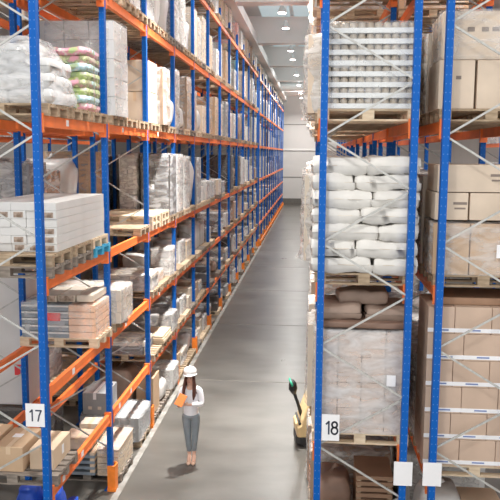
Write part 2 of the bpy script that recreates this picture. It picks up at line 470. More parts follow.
# --- rack row 18 and the one behind it
XR, YR, DR, GAP = .109, 8.855, 1.049, .357
LR1 = dict(A=1.875, C=3.9, D=5.87, E=7.871, F=9.857)
LR2 = dict(A=1.5, C=3.9, D=5.87, E=7.871, F=9.857)
rack18 = empty('pallet_rack', (0, 0, 0), 'blue and orange pallet rack marked 18 on its end frame', 'pallet rack')
rackd = empty('pallet_rack', (0, 0, 0), 'blue and orange rack beside the rack marked 18, holding big cardboard cartons', 'pallet rack')
for rk, x0, lev, g in ((rack18, XR, LR1, (1, 0)), (rackd, XR + DR + GAP, LR2, (0, 1))):
    run = []
    for k in range(11):
        frame(rk, x0, YR + k * BAY, 1, DR, k < 3, g)
        if k < 10:
            for l, z in lev.items():
                for x in (x0, x0 + DR):
                    if k < 7: add_beam(rk, x, YR + k * BAY, z, -1 if x == x0 else 1, k < 1)
                    else: run.append((x, YR + k * BAY, z))
    beam_run(rk, 'beam', run)
sign(rack18, .155, .37, 2.05, 2.385, 8.79, '18')
sign(rack18, 1.045, 1.27, 1.51, 1.815, 8.79, '')
sign(rackd, 1.395, 1.62, 1.52, 1.82, 8.79, '')
racke = empty('pallet_rack', (0, 0, 0), 'distant blue and orange rack glimpsed above the cartons beyond the rack marked 18', 'pallet rack')
for k in range(8):
    frame(racke, 6.3, YR + k * BAY, 1, DR, False)
    if k < 7:
        for l, z in LR2.items(): add_beam(racke, 6.3, YR + k * BAY, z, 1, False); add_beam(racke, 6.3 + DR, YR + k * BAY, z, 1, False)

# ------------------------------------------------------------------ pallets
PT = .144
WOODS = ('pallet_wood', 'pallet_grey', 'pallet_pale', 'pallet_blue')
def pallet_parts(m):
    """EU-style pallet 1.2 deep (x) by .8 wide (y): boards above, blocks, runners below"""
    deck = MB()
    for i, (c, w) in enumerate(((-.35, .1), (-.175, .12), (0, .12), (.175, .12), (.35, .1))):
        deck.box(-.6, .6, c - w / 2, c + w / 2, .122, PT)
    for x in (-.53, 0, .53): deck.box(x - .07, x + .07, -.4, .4, .1, .122)
    run = MB()
    for y in (-.35, 0, .35): run.box(-.6, .6, y - .05, y + .05, 0, .022)
    blk = MB().box(-.07, .07, -.05, .05, .022, .1)
    whole = MB(); whole.v, whole.f = list(deck.v), list(deck.f)
    whole.add(run.v, run.f)
    for x in (-.53, 0, .53):
        for y in (-.35, 0, .35): whole.box(x - .07, x + .07, y - .05, y + .05, .022, .1)
    return deck.mesh('deck', m), run.mesh('runner', m), blk.mesh('block', m), whole.mesh('pallet', m)
PAL = {m: pallet_parts(m) for m in WOODS}
PAL2 = {}
def pallet(x, y, z, label, m='pallet_wood', detail=True, rz=0., group='wooden pallets on the racks'):
    d, r, b, w = PAL[m]
    if not detail:
        return tag(put('pallet', w, None, (x, y, z), rz), label, 'pallet', group)
    t = empty('pallet', (x, y, z), label, 'pallet', group, rz)
    put('deck', d, t); put('runner', r, t)
    for px in (-.53, 0, .53):
        for py in (-.35, 0, .35): put('block', b, t, (px, py, 0))
    return t

# ------------------------------------------------------------------ goods
def tag_paper(parent, w, d, h, rnd_):
    """a white delivery note on the side towards the aisle end"""
    put('label_sheet', cached('note', lambda: MB().box(-.08, .08, -.002, .002, -.055, .055).mesh('label_sheet', 'paper_white')), parent,
        (rnd_.uniform(-.25, .25) * w, -d / 2 - .012, h * rnd_.uniform(.4, .7)))
def carton_thing(x, y, z, w, d, h, label, m='kraft', rz=0., tape='tape', notes=(), group=None, cat='carton', bevel=.006, inks=()):
    """one cardboard box with tape, and printed or stuck marks"""
    t = empty('carton', (x, y, z), label, cat, group or 'cartons on the racks', rz)
    put('body', boxmesh('body', (w, d, h), m), t, bevel=bevel)
    if tape:
        tw = .03
        mb = MB().box(-tw, tw, -d / 2 + .0, d / 2, h, h + .0025)
        mb.box(-tw, tw, -d / 2 - .0025, -d / 2, h * .7, h + .0025)
        put('tape', mb.mesh('tape', tape), t)
    for (side, u, v, a, b, mm) in notes:
        mb = MB()
        if side == 'f': mb.box(u - a / 2, u + a / 2, -d / 2 - .004, -d / 2, v - b / 2, v + b / 2)
        if side == 'r': mb.box(w / 2, w / 2 + .004, u - a / 2, u + a / 2, v - b / 2, v + b / 2)
        if side == 't': mb.box(u - a / 2, u + a / 2, v - b / 2, v + b / 2, h, h + .004)
        put('printed_mark' if mm.startswith('ink') or mm.startswith('print') else 'label_sheet', mb.mesh('mark', mm), t)
    return t
def load_film(x, y, z, w, d, h, label, body='white_card', fm='film_milky', seed=0, detail=True, note=False, name='wrapped_load', grid=(2, 3), top=True, amp=.035):
    """stretch-wrapped load: its cartons and the film round them"""
    r = random.Random(seed)
    t = empty(name, (x, y, z), label, 'wrapped load', 'stacked carton loads on the racks' if name == 'carton_load' else 'film-wrapped loads on the racks', 0)
    nx, nz = grid
    if detail:
        ny = 2; cw, cd, ch = w / nx, d / ny, h / nz
        me = cached(('c', round(cw, 3), round(cd, 3), round(ch, 3), body), lambda: boxmesh('carton', (cw - .012, cd - .012, ch - .006), body))
        for i in range(nx):
            for j in range(ny):
                for k in range(nz):
                    if k == nz - 1 and not top and r.random() < .4: continue
                    put('carton', me, t, ((i + .5) * cw - w / 2 + r.uniform(-.006, .006), (j + .5) * cd - d / 2 + r.uniform(-.006, .006), k * ch))
    else:
        put('cargo', cached(('cargo', round(w, 2), round(d, 2), round(h, 2), body), lambda: boxmesh('cargo', (w, d, h), body)), t)
    put('stretch_film', cached(('s', round(w, 2), round(d, 2), round(h, 2), fm, seed % 5, amp), lambda: shell(w + .035, d + .035, h + .012, fm, seed % 5, amp)), t)
    if note: tag_paper(t, w, d, h, r)
    return t
def load_bulk(x, y, z, w, d, h, label, m='white_plastic', seed=0, name='bulk_bag', cat='bulk bag', amp=.06):
    t = empty(name, (x, y, z), label, cat, 'bulging bags on the racks')
    put('bag', cached(('blob', round(w, 2), round(d, 2), round(h, 2), m, seed % 6), lambda: blob(w, d, h, m, seed % 6, amp)), t)
    tie = MB().tube([(0, 0, h - .02), (.02, .01, h + .05), (.07, .02, h + .09)], [.05, .025, .045], 8)
    put('tied_neck', cached(('tie', round(h, 2), m), lambda: tie.mesh('tied_neck', m, True)), t)
    return t
def load_roll(x, y, z, r, h, label, m='white_plastic', seed=0):
    t = empty('wrapped_roll', (x, y, z), label, 'roll', 'upright wrapped rolls')
    put('roll', cached(('roll', round(r, 2), round(h, 2), m), lambda: MB().tube([(0, 0, 0), (0, 0, .02), (0, 0, h - .02), (0, 0, h)], [r * .96, r, r, r * .96], 20).mesh('roll', m, True)), t)
    put('core', cached(('core', round(h, 2)), lambda: MB().tube([(0, 0, h), (0, 0, h + .006)], .05, 14).mesh('core', 'kraft')), t)
    return t
def load_panels(x, y, z, w, d, h, label, m='dark_card', m2='cream_card', seed=0, n=4, fm='film_clear'):
    """flat wrapped boards in layers"""
    r = random.Random(seed)
    t = empty('board_load', (x, y, z), label, 'board load', 'flat board loads on the racks')
    ch = h / n
    for k in range(n):
        put('board', cached(('bd', round(w, 2), round(d, 2), round(ch, 3), m if k < n - 1 else m2), lambda: boxmesh('board', (w, d, ch - .008), m if k < n - 1 else m2)), t,
            (r.uniform(-.015, .015), r.uniform(-.015, .015), k * ch))
    if fm: put('stretch_film', cached(('s', round(w, 2), round(d, 2), round(h, 2), fm, seed % 5), lambda: shell(w + .05, d + .05, h + .012, fm, seed % 5, .03)), t)
    return t

LVN = {'G': 'floor level', 'A': 'first beam level', 'B': 'second beam level', 'C': 'third beam level', 'D': 'fourth beam level', 'E': 'fifth beam level', 'F': 'top beam level'}
ZB = {'G': 0.}; ZB.update({l: z + BH / 2 for l, z in LV.items()})
HMAX = dict(G=(.35, .75), A=(.25, .7), B=(.3, .8), C=(.5, 1.3), D=(.7, 1.4), E=(.75, 1.45), F=(.5, .9))
POS = ('near', 'middle', 'far')
XC = XL - DL / 2 + .02
def where(l, k, s, rack='the rack marked 17'):
    return '%s, %s bay of %s, %s pallet' % (LVN[l], ORD[k], rack, POS[s])
# colour of the loads as the photo shows them, mostly whites, greys and tans
TONES = {'white': ('white_card', 'film_milky'), 'grey': ('grey_card', 'film_milky'), 'tan': ('tan_card', 'film_clear'), 'cream': ('cream_card', 'film_milky'),
         'brown': ('kraft', 'film_thin'), 'beige': ('kraft_beige', 'film_clear'), 'dark': ('dark_card', 'film_dark'), 'pink': ('pink_card', 'film_clear'), 'mint': ('mint_card', 'film_milky')}
def sized(h): return round(h * 20) / 20.
def generic(l, k, s, kind, tone, h, detail, dx=0., wid=.72, dep=1.06, rack='the rack by the woman', x=XC, y=None, sd=0):
    """pallet and load in one slot; returns nothing"""
    if y is None: y = Y0 + k * BAY + .05 + .46 + .918 * s
    z = ZB[l] + (0.002 if l == 'G' else .0)
    wh = '%s, %s bay, %s' % (LVN[l].replace(' beam', ''), ORD[k], POS[s] + ' pallet of ' + rack)
    pm = rnd.choice(('pallet_wood', 'pallet_wood', 'pallet_grey', 'pallet_pale'))
    pallet(x, y, z, 'wooden pallet, ' + wh, pm, detail)
    z += PT + .001; h = sized(h)
    bm_, fm = TONES[tone]
    if kind == 'film':
        load_film(x + dx, y, z, dep, wid, h, '%s wrapped load, %s' % (tone, wh), bm_, fm, sd, detail, note=rnd.random() < .35, grid=(2, max(2, int(h / .3))))
    elif kind == 'cart':
        load_film(x + dx, y, z, dep, wid, h, '%s stacked cartons, %s' % (tone, wh), bm_, 'film_thin', sd, detail, grid=(3, max(2, int(h / .28))), top=False, name='carton_load')
    elif kind == 'bulk':
        load_bulk(x + dx, y, z, dep * .96, wid * .98, h, '%s bulging bag, %s' % (tone, wh), 'grey_plastic' if tone in ('grey', 'dark') else ('sack_brown' if tone in ('brown', 'tan') else 'white_plastic'), sd)
    elif kind == 'flat':
        load_panels(x + dx, y, z, dep, wid, min(h, .5), '%s flat boards, %s' % (tone, wh), bm_, rnd.choice(('cream_card', 'kraft_light', 'grey_card')), sd)
    elif kind == 'roll':
        for q, (px, py) in enumerate(((-.28, -.19), (.28, -.19), (-.28, .19), (.28, .19))):
            load_roll(x + dx + px, y + py, z, .18, h * (1 - .12 * (q % 3)), '%s upright roll, %s, %s pallet, %s, rack by the woman' % (tone, '%s, %s bay' % (LVN[l].replace(' beam', ''), ORD[k]), POS[s], ('inner near', 'aisle near', 'inner far', 'aisle far')[q]),
                      'white_plastic' if tone == 'white' else 'grey_plastic', q)
    elif kind == 'low':
        for q, (px, py, w, d, hh) in enumerate(((-.33, 0, .48, .6, .34), (.28, -.2, .56, .36, .26), (.28, .2, .5, .34, .42))):
            carton_thing(x + dx + px, y + py, z, w, d, hh, '%s carton, %s, %s' % (tone, wh.replace('of the rack by the woman', 'rack by woman'), ('inner', 'near aisle', 'far aisle')[q]), bm_, tape=None, bevel=0)

# explicit near slots are built by hand below; these stay out of the generic filling
SKIP = {('G', 0), ('A', 0), ('B', 0), ('C', 0), ('D', 0), ('G', 1), ('A', 1), ('B', 1), ('C', 1), ('D', 1), ('G', 2), ('A', 2), ('B', 2), ('C', 2), ('D', 2), ('F', 0), ('F', 1), ('E', 0), ('F', 2), ('F', 3)}
KMIX = {'G': (('flat', 3), ('low', 2), ('film', 2), ('bulk', 1)), 'A': (('flat', 3), ('low', 2), ('film', 2), ('bulk', 1)), 'B': (('roll', 2), ('film', 2), ('flat', 2), ('low', 1)),
        'C': (('film', 5), ('bulk', 1), ('cart', 2)), 'D': (('film', 5), ('cart', 3), ('bulk', 2)), 'E': (('film', 5), ('cart', 2), ('bulk', 2)), 'F': (('film', 3), ('cart', 4))}
TMIX = {'G': ('white', 'grey', 'brown', 'cream', 'dark'), 'A': ('white', 'grey', 'brown', 'cream', 'dark', 'tan'), 'B': ('white', 'grey', 'tan', 'cream', 'tan', 'brown'),
        'C': ('white', 'grey', 'cream', 'tan', 'brown'), 'D': ('tan', 'beige', 'white', 'cream', 'grey', 'brown'), 'E': ('white', 'cream', 'beige', 'grey', 'tan', 'brown'), 'F': ('white', 'cream', 'brown', 'beige', 'tan')}
OVER = {('C', 3, 0): ('film', 'white', 1.35), ('C', 3, 1): ('film', 'white', 1.3), ('C', 3, 2): ('bulk', 'white', 1.3), ('C', 4, 0): ('film', 'grey', 1.25), ('C', 4, 1): ('low', 'white', .4), ('C', 4, 2): ('film', 'white', .55),
        ('C', 5, 0): ('film', 'white', .5), ('C', 5, 2): ('film', 'cream', .5), ('C', 6, 0): ('flat', 'grey', .4), ('C', 7, 0): ('film', 'dark', 1.3), ('C', 8, 0): ('film', 'dark', 1.25), ('C', 8, 2): ('film', 'white', 1.2),
        ('B', 3, 0): ('roll', 'white', .8), ('B', 3, 1): ('film', 'white', .55), ('B', 4, 0): ('roll', 'white', .9), ('B', 4, 1): ('roll', 'white', .75),
        ('D', 3, 0): ('film', 'white', 1.35), ('D', 3, 1): ('bulk', 'white', .6), ('D', 4, 0): ('cart', 'tan', 1.1), ('D', 4, 1): ('bulk', 'white', .7), ('D', 5, 0): ('cart', 'tan', .8), ('D', 6, 0): ('film', 'beige', 1.1),
        ('E', 1, 0): ('film', 'cream', .9), ('E', 2, 0): ('film', 'grey', 1.3), ('E', 2, 1): ('bulk', 'white', 1.2), ('E', 2, 2): ('bulk', 'white', 1.0), ('E', 3, 0): ('film', 'white', 1.2), ('E', 3, 1): ('film', 'white', 1.3), ('E', 3, 2): ('bulk', 'white', .9), ('E', 4, 0): ('cart', 'beige', 1.3), ('E', 4, 2): ('film', 'beige', 1.4),
        ('E', 7, 0): ('film', 'mint', 1.2), ('E', 8, 0): ('film', 'mint', 1.3), ('F', 6, 0): ('cart', 'brown', .85), ('F', 6, 2): ('cart', 'beige', .85), ('F', 8, 0): ('film', 'pink', .85), ('F', 5, 0): ('film', 'white', .85), ('F', 4, 0): ('cart', 'beige', .8),
        ('A', 3, 0): ('film', 'grey', .45), ('A', 3, 1): ('film', 'white', .4), ('A', 3, 2): ('low', 'cream', .4), ('G', 3, 0): ('low', 'brown', .5), ('G', 3, 1): ('flat', 'white', .35), ('G', 3, 2): ('bulk', 'white', .5), ('G', 4, 0): ('flat', 'white', .3), ('G', 4, 2): ('film', 'white', .4)}
EMPTY = {('A', 4, 2), ('A', 5, 1), ('B', 5, 2), ('C', 6, 2)}
cnt = 0
for k in range(near_n):
    for l in 'GABCDEF':
        if (l, k) in SKIP: continue
        slots = (0, 1, 2) if k < 5 else (0, 2)
        for s in slots:
            if (l, k, s) in EMPTY: continue
            if (l, k, s) in OVER: kind, tone, h = OVER[(l, k, s)]
            else:
                kk = [a for a, w in KMIX[l] for _ in range(w)]
                kind, tone, h = rnd.choice(kk), rnd.choice(TMIX[l]), rnd.uniform(*HMAX[l])
                if rnd.random() < .05: continue
            if k >= 6 and kind in ('roll', 'low'): kind = 'film'
            cnt += 1
            generic(l, k, s, kind, tone, h, k < 4, dx=0 if l == 'C' and (l, k, s) in OVER else rnd.uniform(-.07, -.02), sd=cnt, dep=1.16 if l == 'C' and (l, k, s) in OVER else 1.06, wid=.83 if l == 'C' and (l, k, s) in OVER else rnd.choice((.7, .74, .78)) if k < 5 else rnd.choice((.75, .85, .93)))
# far block: one load to a bay on each level
for k in range(12):
    for l in 'GABCDEF':
        tone = rnd.choice(TMIX[l]); h = sized(rnd.uniform(*HMAX[l])); y = Y0 + (far0 + k + .5) * BAY
        if rnd.random() < .12: continue
        bm_, fm = TONES[tone]
        load_film(XC - .05, y + rnd.uniform(-.3, .3), ZB[l] + .001, 1.04, rnd.choice((1.4, 1.9, 2.2)), h, '%s load, %s, %s bay of the far rack beyond the passage' % (tone, LVN[l].replace(' beam', ''), ORD[k]), bm_, fm, k, False)

# ------------------------------------------------------------------ rack 17, the three nearest bays by hand
def slot_y(k, s): return Y0 + k * BAY + .51 + .918 * s
def pal17(l, k, s, m='pallet_wood', dy=0., z=0., what='wooden pallet under the goods'):
    pallet(XC, slot_y(k, s) + dy, ZB[l] + z, '%s, %s, %s bay, %s slot of rack 17' % (what, LVN[l].replace(' beam', ''), ORD[k], POS[s]), m)
# A0: brown cartons on the lowest beams
pal17('A', 0, 0, 'pallet_grey')
zA = ZB['A'] + PT + .001
carton_thing(-3.43, 9.21, zA, .32, .66, .27, 'brown carton with white side label by the aisle under sign 17', 'kraft_light', notes=(('r', .02, .15, .07, .12, 'paper_white'),), group=None)
carton_thing(-3.83, 9.12, zA, .38, .68, .33, 'brown carton with white top label, second from the aisle under sign 17', 'kraft', notes=(('t', -.02, .05, .12, .12, 'paper_white'),))
carton_thing(-4.22, 9.14, zA, .34, .7, .36, 'brown carton with white top label, innermost of three under sign 17', 'kraft', notes=(('t', .04, .0, .12, .14, 'paper_white'),))
carton_thing(-4.02, 13.52, .147 + .497, .46, .74, .42, 'grey carton with two pale marks on the inner end of the white-striped bundle', 'grey_card', notes=(('f', -.09, .13, .07, .06, 'cream_card'), ('f', .09, .13, .07, .06, 'cream_card')), tape='white_tape')
# G0: blue bags on the floor under the cartons
for i, (x, y, w, d, h) in enumerate(((-3.88, 9.55, .36, .5, .9), (-3.53, 9.62, .24, .5, .84), (-3.36, 9.8, .18, .4, .6))):
    t = empty('blue_bag', (x, y, .0), ('large royal blue bag with white label on the floor, innermost under sign 17', 'royal blue bag leaning on the larger blue bag under sign 17', 'small royal blue bag with white label by the foot of the second beam')[i], 'bag')
    put('bag', blob(w, d, h, 'blue_bag', i, .03, power=3.2), t)
    put('label_sheet', MB().box(-.05, .05, -.004, .004, -.04, .04).mesh('label_sheet', 'paper_white'), t, (0, -d / 2 - .002, h * .72))
# G1: boards and planks on the floor
pallet(XC + .02, 12.12, .002, 'grey wooden pallet on the floor under the plank load behind the second upright', 'pallet_grey')
pallet(XC - .0, 13.62, .002, 'wooden pallet on the floor under the grey bundle with white stripes', 'pallet_wood')
t = empty('plank_load', (-3.35, 12.13, .147), 'pale planks in a strapped block on the floor behind the second upright', 'plank load')
for k in range(4): put('plank', cached('plk', lambda: boxmesh('plank', (.36, 1.0, .1), 'pallet_pale')), t, (0, 0, k * .112))
put('top_sheet', boxmesh('top_sheet', (.38, 1.02, .02), 'kraft_rose'), t, (0, 0, .45))
put('stretch_film', shell(.42, 1.06, .5, 'film_thin', 2, .02), t)
t = empty('bar_load', (-3.86, 12.13, .147), 'dark flat bars spaced in layers on the floor beside the planks', 'bar load')
for k in range(4):
    put('bar', cached('bar', lambda: boxmesh('bar', (.56, 1.0, .05), 'slate')), t, (0, 0, k * .1))
    put('spacer', cached('spc', lambda: MB().box(-.28, -.2, -.5, .5, 0, .05).box(.2, .28, -.5, .5, 0, .05).mesh('spacer', 'kraft_light')), t, (0, 0, k * .1 + .046))
carton_thing(-3.92, 11.98, .147 + .4, .5, .5, .18, 'pinkish low carton on top of the dark bars', 'kraft_rose')
carton_thing(-3.85, 12.42, .147 + .4, .36, .34, .26, 'cream carton at the back on top of the dark bars', 'cream_card')
t = empty('striped_bundle', (-3.74, 13.62, .147), 'grey wrapped bundle with white stripes on the floor by the second bay', 'bundle')
for i in range(6): put('panel', cached('sbp', lambda: boxmesh('panel', (.17, 1.0, .46), 'grey_card')), t, (-.475 + .19 * i, 0, 0))
for i in range(5): put('white_strip', cached('sbs', lambda: boxmesh('white_strip', (.06, .98, .472), 'white_card')), t, (-.38 + .19 * i, 0, 0))
put('stretch_film', shell(1.18, 1.05, .48, 'film_clear', 3, .03), t)
# G2: brown bag, tall carton
for s in range(3): pal17('G', 2, s, 'pallet_grey', z=.002)
load_bulk(-3.98, 14.85, .148, .68, .9, .95, 'big brown bulging sack on the floor behind the third upright', 'sack_brown', 2, 'bulk_sack', 'sack')
carton_thing(-3.4, 14.9, .148, .36, .6, .78, 'tall brown carton on the floor by the aisle behind the third upright', 'kraft', tape=None)
load_bulk(-3.72, 15.75, .148, 1.06, .74, .4, 'low white film-covered sack on the floor behind the tall brown carton', 'grey_plastic', 4, 'bulk_sack', 'sack')
load_film(-3.72, 16.72, .148, 1.15, .8, .45, 'white wrapped load on the floor at the end of the third bay', 'white_card', 'film_milky', 4, True)
# A2: dark boards with pale timber
for s in range(3): pal17('A', 2, s)
load_panels(-3.82, slot_y(2, 0), zA, .9, .84, .26, 'dark boards with a pale top on the lowest beams behind the third upright', 'dark_card', 'cream_card', 5, 3)
load_panels(-3.38, slot_y(2, 1) + .06, zA, .45, .9, .16, 'pale loose timber sticking out on the lowest beams in the third bay', 'pallet_pale', 'pallet_pale', 6, 3, None)
load_film(-3.74, slot_y(2, 2) + .08, zA, 1.14, .72, .4, 'grey wrapped load on the lowest beams at the end of the third bay', 'grey_card', 'film_milky', 7)
# B0/B1: wrapped boards with red label, white cartons on top
pal17('B', 0, 2, 'pallet_pale', dy=.02); pal17('B', 1, 0, 'pallet_wood')
zBp = ZB['B'] + PT + .001
t = empty('wrapped_board_load', (-3.77, slot_y(0, 2) + .02, zBp), 'slate and peach boards with a red label under film beside the second upright', 'wrapped load')
for k in range(5):
    put('board', cached('wb1', lambda: boxmesh('board', (.72, .78, .092), 'slate')), t, (-.2, 0, k * .102))
    put('edge_strip', cached('wb2', lambda: MB().box(-.36, .36, -.392, -.386, .06, .085).mesh('edge_strip', 'white_card')), t, (-.2, 0, k * .102))
    put('board', cached('wb3', lambda: boxmesh('board', (.4, .78, .092), 'peach')), t, (.365, 0, k * .102))
put('red_label', MB().box(-.1, .1, -.403, -.398, .26, .38).mesh('red_label', 'red_label'), t, (-.06, 0, 0))
put('stretch_film', shell(1.2, .84, .52, 'film_thin', 1, .035), t)
for i in range(3):
    carton_thing(-3.92 + .27 * i, slot_y(0, 2) + .02 + .03 * i, zBp + .54, .25, .74, .1, ('long white carton with dark end on the wrapped boards, innermost of three', 'long white carton with dark end on the wrapped boards, middle of three', 'long white carton on the wrapped boards, nearest the aisle of three')[i],
                 'cream_card', tape=None, notes=(('f', 0, .05, .22, .085, 'print_dark'),) if i < 2 else ())
load_film(-3.68, slot_y(1, 0) + .03, zBp, 1.2, .82, .55, 'white wrapped load overhanging the aisle just behind the second upright', 'cream_card', 'film_milky', 2, True)
for s in range(3): pal17('B', 2, s)
load_panels(-3.78, slot_y(2, 0) + .03, zBp, 1.1, .8, .32, 'flat grey wrapped boards on the second level behind the third upright', 'grey_card', 'cream_card', 8, 4, 'film_milky')
load_panels(-3.78, slot_y(2, 1) + .0, zBp, 1.0, .7, .22, 'thin brown wrapped boards on the second level in the third bay', 'tan_card', 'cream_card', 9, 3)
load_bulk(-4.0, slot_y(2, 2), zBp, .55, .7, .5, 'grey crumpled bag on the second level at the end of the third bay', 'grey_plastic', 3)
load_film(-3.42, slot_y(2, 2), zBp, .45, .6, .62, 'narrow white wrapped load by the aisle on the second level, end of the third bay', 'white_card', 'film_milky', 5, True)
# C0: long white cartons on doubled pallets
for s in range(3):
    pal17('C', 0, s, 'pallet_grey' if s < 2 else 'pallet_blue', what='lower pallet' if s < 2 else 'blue pallet under the long white cartons')
for s in range(2): pal17('C', 0, s, 'pallet_wood', z=PT + .001, what='upper pallet')
pal17('C', 0, 2, 'pallet_pale', z=PT + .001, what='pale upper pallet', dy=-.12)
zC = ZB['C'] + 2 * PT + .003
prints = {(5, 0), (5, 1), (5, 3), (3, 1), (3, 0), (1, 3), (0, 3), (4, 3), (0, 5), (2, 5)}
lay_w = ('bottom layer', 'second layer', 'third layer', 'fourth layer', 'fifth layer', 'top layer')
for c in range(6):
    for k in range(6):
        if k == 5 and c == 0: continue
        pr = (c, k) in {(5, 0), (5, 1), (5, 2), (5, 4), (3, 0), (3, 1), (3, 4), (1, 0), (4, 0), (2, 4), (0, 1)}
        t = tag(put('long_carton', None, None, (-4.27 + .197 * c, 10.05 + rnd.uniform(-.015, .015), zC + .104 * k)),
                'long white carton, %s, %s' % (lay_w[k], ('innermost column', 'second column from inside', 'third column from inside', 'third column from the aisle', 'second column from the aisle', 'column along the aisle')[c] + (', printed end' if pr else '')),
                'carton', 'long white cartons on the third level')
        put('body', cached('lc', lambda: boxmesh('body', (.193, 2.12, .102), 'white_card')), t, bevel=.004)
        if pr: put('printed_end', cached('lcp', lambda: MB().box(-.06, .06, -1.066, -1.06, .018, .084).mesh('printed_end', 'print_dark')), t)
# C1, C2
for s in range(2): pal17('C', 2, s, 'pallet_pale', what='bare pale pallet')
for s in range(2): pal17('C', 2, s, 'pallet_pale', z=PT + .001, what='bare pale pallet on top of another')
pal17('C', 2, 2)
load_film(-4.12, slot_y(2, 2) + .02, ZB['C'] + PT + .001, .4, .78, 1.36, 'tall narrow white wrapped load beside a dark grey one on the third level, third bay', 'white_card', 'film_milky', 12, True)
load_film(-3.5, slot_y(2, 2) + .02, ZB['C'] + PT + .001, .66, .78, 1.35, 'tall dark grey wrapped load with white note on the third level, third bay', 'dark_card', 'film_clear', 11, True, note=True)
pal17('C', 1, 2, 'pallet_wood', what='bare pallet')
# D0: white wrapped sacks, coloured bags, tall white load
for s in range(3): pal17('D', 0, s, 'pallet_wood')
zD = ZB['D'] + PT + .001
t = empty('wrapped_sack_load', (-3.74, 9.4, zD), 'white plastic sacks heaped under clear film at the aisle end of the fourth level', 'wrapped load')
r = random.Random(5)
for k in range(4):
    for i in range(2 if k < 3 else 1):
        w_ = (.57, .57, .55, .7)[k]
        put('sack', pillow(w_, .98 - .05 * k, .19, 'white_plastic', 10 + k * 2 + i, .03), t, ((-.28 + .56 * i) * (1 - .06 * k) if k < 3 else -.15, 0, k * .185))
mb = MB()
rings = []
for i in range(8):
    tt = i / 7; kx = 1 - .42 * tt ** 2; ring = []
    for j in range(32):
        a = 2 * PI * (j + .5) / 32; ca, sa = math.cos(a), math.sin(a); q = (abs(ca) ** 4 + abs(sa) ** 4) ** -.25
        p = Vector((ca * q * .6 * kx - .06 * tt, sa * q * .52 * (1 - .25 * tt), tt * .82))
        n_ = noise.noise(p * 4); ring.append(p + Vector((ca, sa, 0)) * (.03 + .045 * n_))
    rings.append(ring)
mb.loft(rings, cap=False); nn = len(mb.v); mb.f.append(tuple(range(nn - 32, nn)))
put('stretch_film', mb.mesh('stretch_film', 'film_mid', True), t)
for i in range(8):
    for j in range(2):
        mm = ('pink', 'aqua', 'lime', 'olive', 'lime', 'aqua', 'olive', 'pink')[(i + j) % 8]
        t = empty('coloured_bag', (-3.48 - .42 * j, slot_y(0, 2) - .02 * (i % 2), zD + .113 * i), '%s printed bag, %s of the bright column on the fourth level, %s' % ({'pink': 'pink', 'aqua': 'pale blue', 'lime': 'lime green', 'olive': 'olive'}[mm], ('bottom layer', 'second layer', 'third layer', 'fourth layer', 'fifth layer', 'sixth layer', 'seventh layer', 'top layer')[i], ('aisle side', 'inner side')[j]), 'bag', 'bright printed bags')
        put('bag', cached(('cb', mm), lambda: pillow(.44, .72, .118, mm, i, .02)), t)
        put('printed_band', cached(('cbb', i % 2), lambda: pillow(.45, .3, .11, ('cream_card', 'aqua')[i % 2], 3, .012)), t, (0, 0, .006))
# D1: tall white carton load just behind the second upright
for s in range(3): pal17('D', 1, s, 'pallet_wood')
load_film(-3.72, slot_y(1, 0) + .06, zD, 1.2, .84, 1.45, 'tall white carton load reaching high behind the second upright, fourth level', 'white_card', 'film_thin', 4, True, grid=(3, 5))
# D2: brown cartons
for s in range(3): pal17('D', 2, s, 'pallet_wood')
for i in range(2):
    for k in range(2):
        carton_thing(-4.06 + .57 * i, slot_y(2, 0) - .0, zD + .6 * k, .55, .8, .59, 'big tan carton, %s, %s, behind the third upright on the fourth level' % (('inner', 'aisle side')[i], ('lower', 'upper')[k]), 'kraft_beige', group=None)
load_film(-3.72, slot_y(2, 1), zD, 1.2, .78, 1.15, 'white wrapped load with tan cartons showing, fourth level, third bay middle', 'tan_card', 'film_milky', 3, True)
load_bulk(-3.75, slot_y(2, 2), zD, 1.1, .78, .65, 'white lumpy bag on the fourth level, end of the third bay', 'white_plastic', 5)
# E0: bare pallets seen from below
for s in range(3): pal17('E', 0, s, 'pallet_wood', what='pallet high up')
load_film(-3.75, slot_y(0, 1), ZB['E'] + PT + .001, 1.15, .8, 1., 'white wrapped load high above sign 17', 'white_card', 'film_milky', 1)

# ------------------------------------------------------------------ rack behind 17
XC2 = XL2 - DL / 2
B2 = 'the rack behind it'
def l2(l, k, s, kind, tone, h): 
    global cnt
    cnt += 1
    generic(l, k, s, kind, tone, h, k < 2, rack='the hidden back rack', x=XC2, sd=cnt)
t = empty('tall_cabinet', (-5.05, 11.95, ZB['A'] + .001), 'tall white cabinet with a red and blue label in the back rack near sign 17', 'cabinet')
put('body', boxmesh('body', (.75, .6, 2.25), 'white_card'), t, bevel=.01)
put('door', MB().box(-.36, .36, -.312, -.3, .03, 2.2).mesh('door', 'white_card'), t)
put('warning_label', MB().box(.14, .32, -.318, -.312, .52, .7).mesh('warning_label', 'red_label'), t)
put('label_text', MB().box(.24, .31, -.321, -.318, .54, .68).mesh('label_text', 'ink_blue'), t)
load_film(-5.0, 11.95, ZB['C'] + .001, .95, .8, 1.35, 'pale grey tall wrapped load above the white cabinet in the back rack', 'grey_card', 'film_milky', 2)
load_panels(-4.95, 12.95, ZB['C'] + .001, .6, .8, 1.2, 'dark brown layered boards beside the pale grey load in the back rack', 'kraft_dark', 'kraft_dark', 2, 9)
load_bulk(-5.15, 14.2, ZB['C'] + .001, 1.05, .85, 1.4, 'big white wrapped bag behind the long white cartons in the back rack', 'white_plastic', 1)
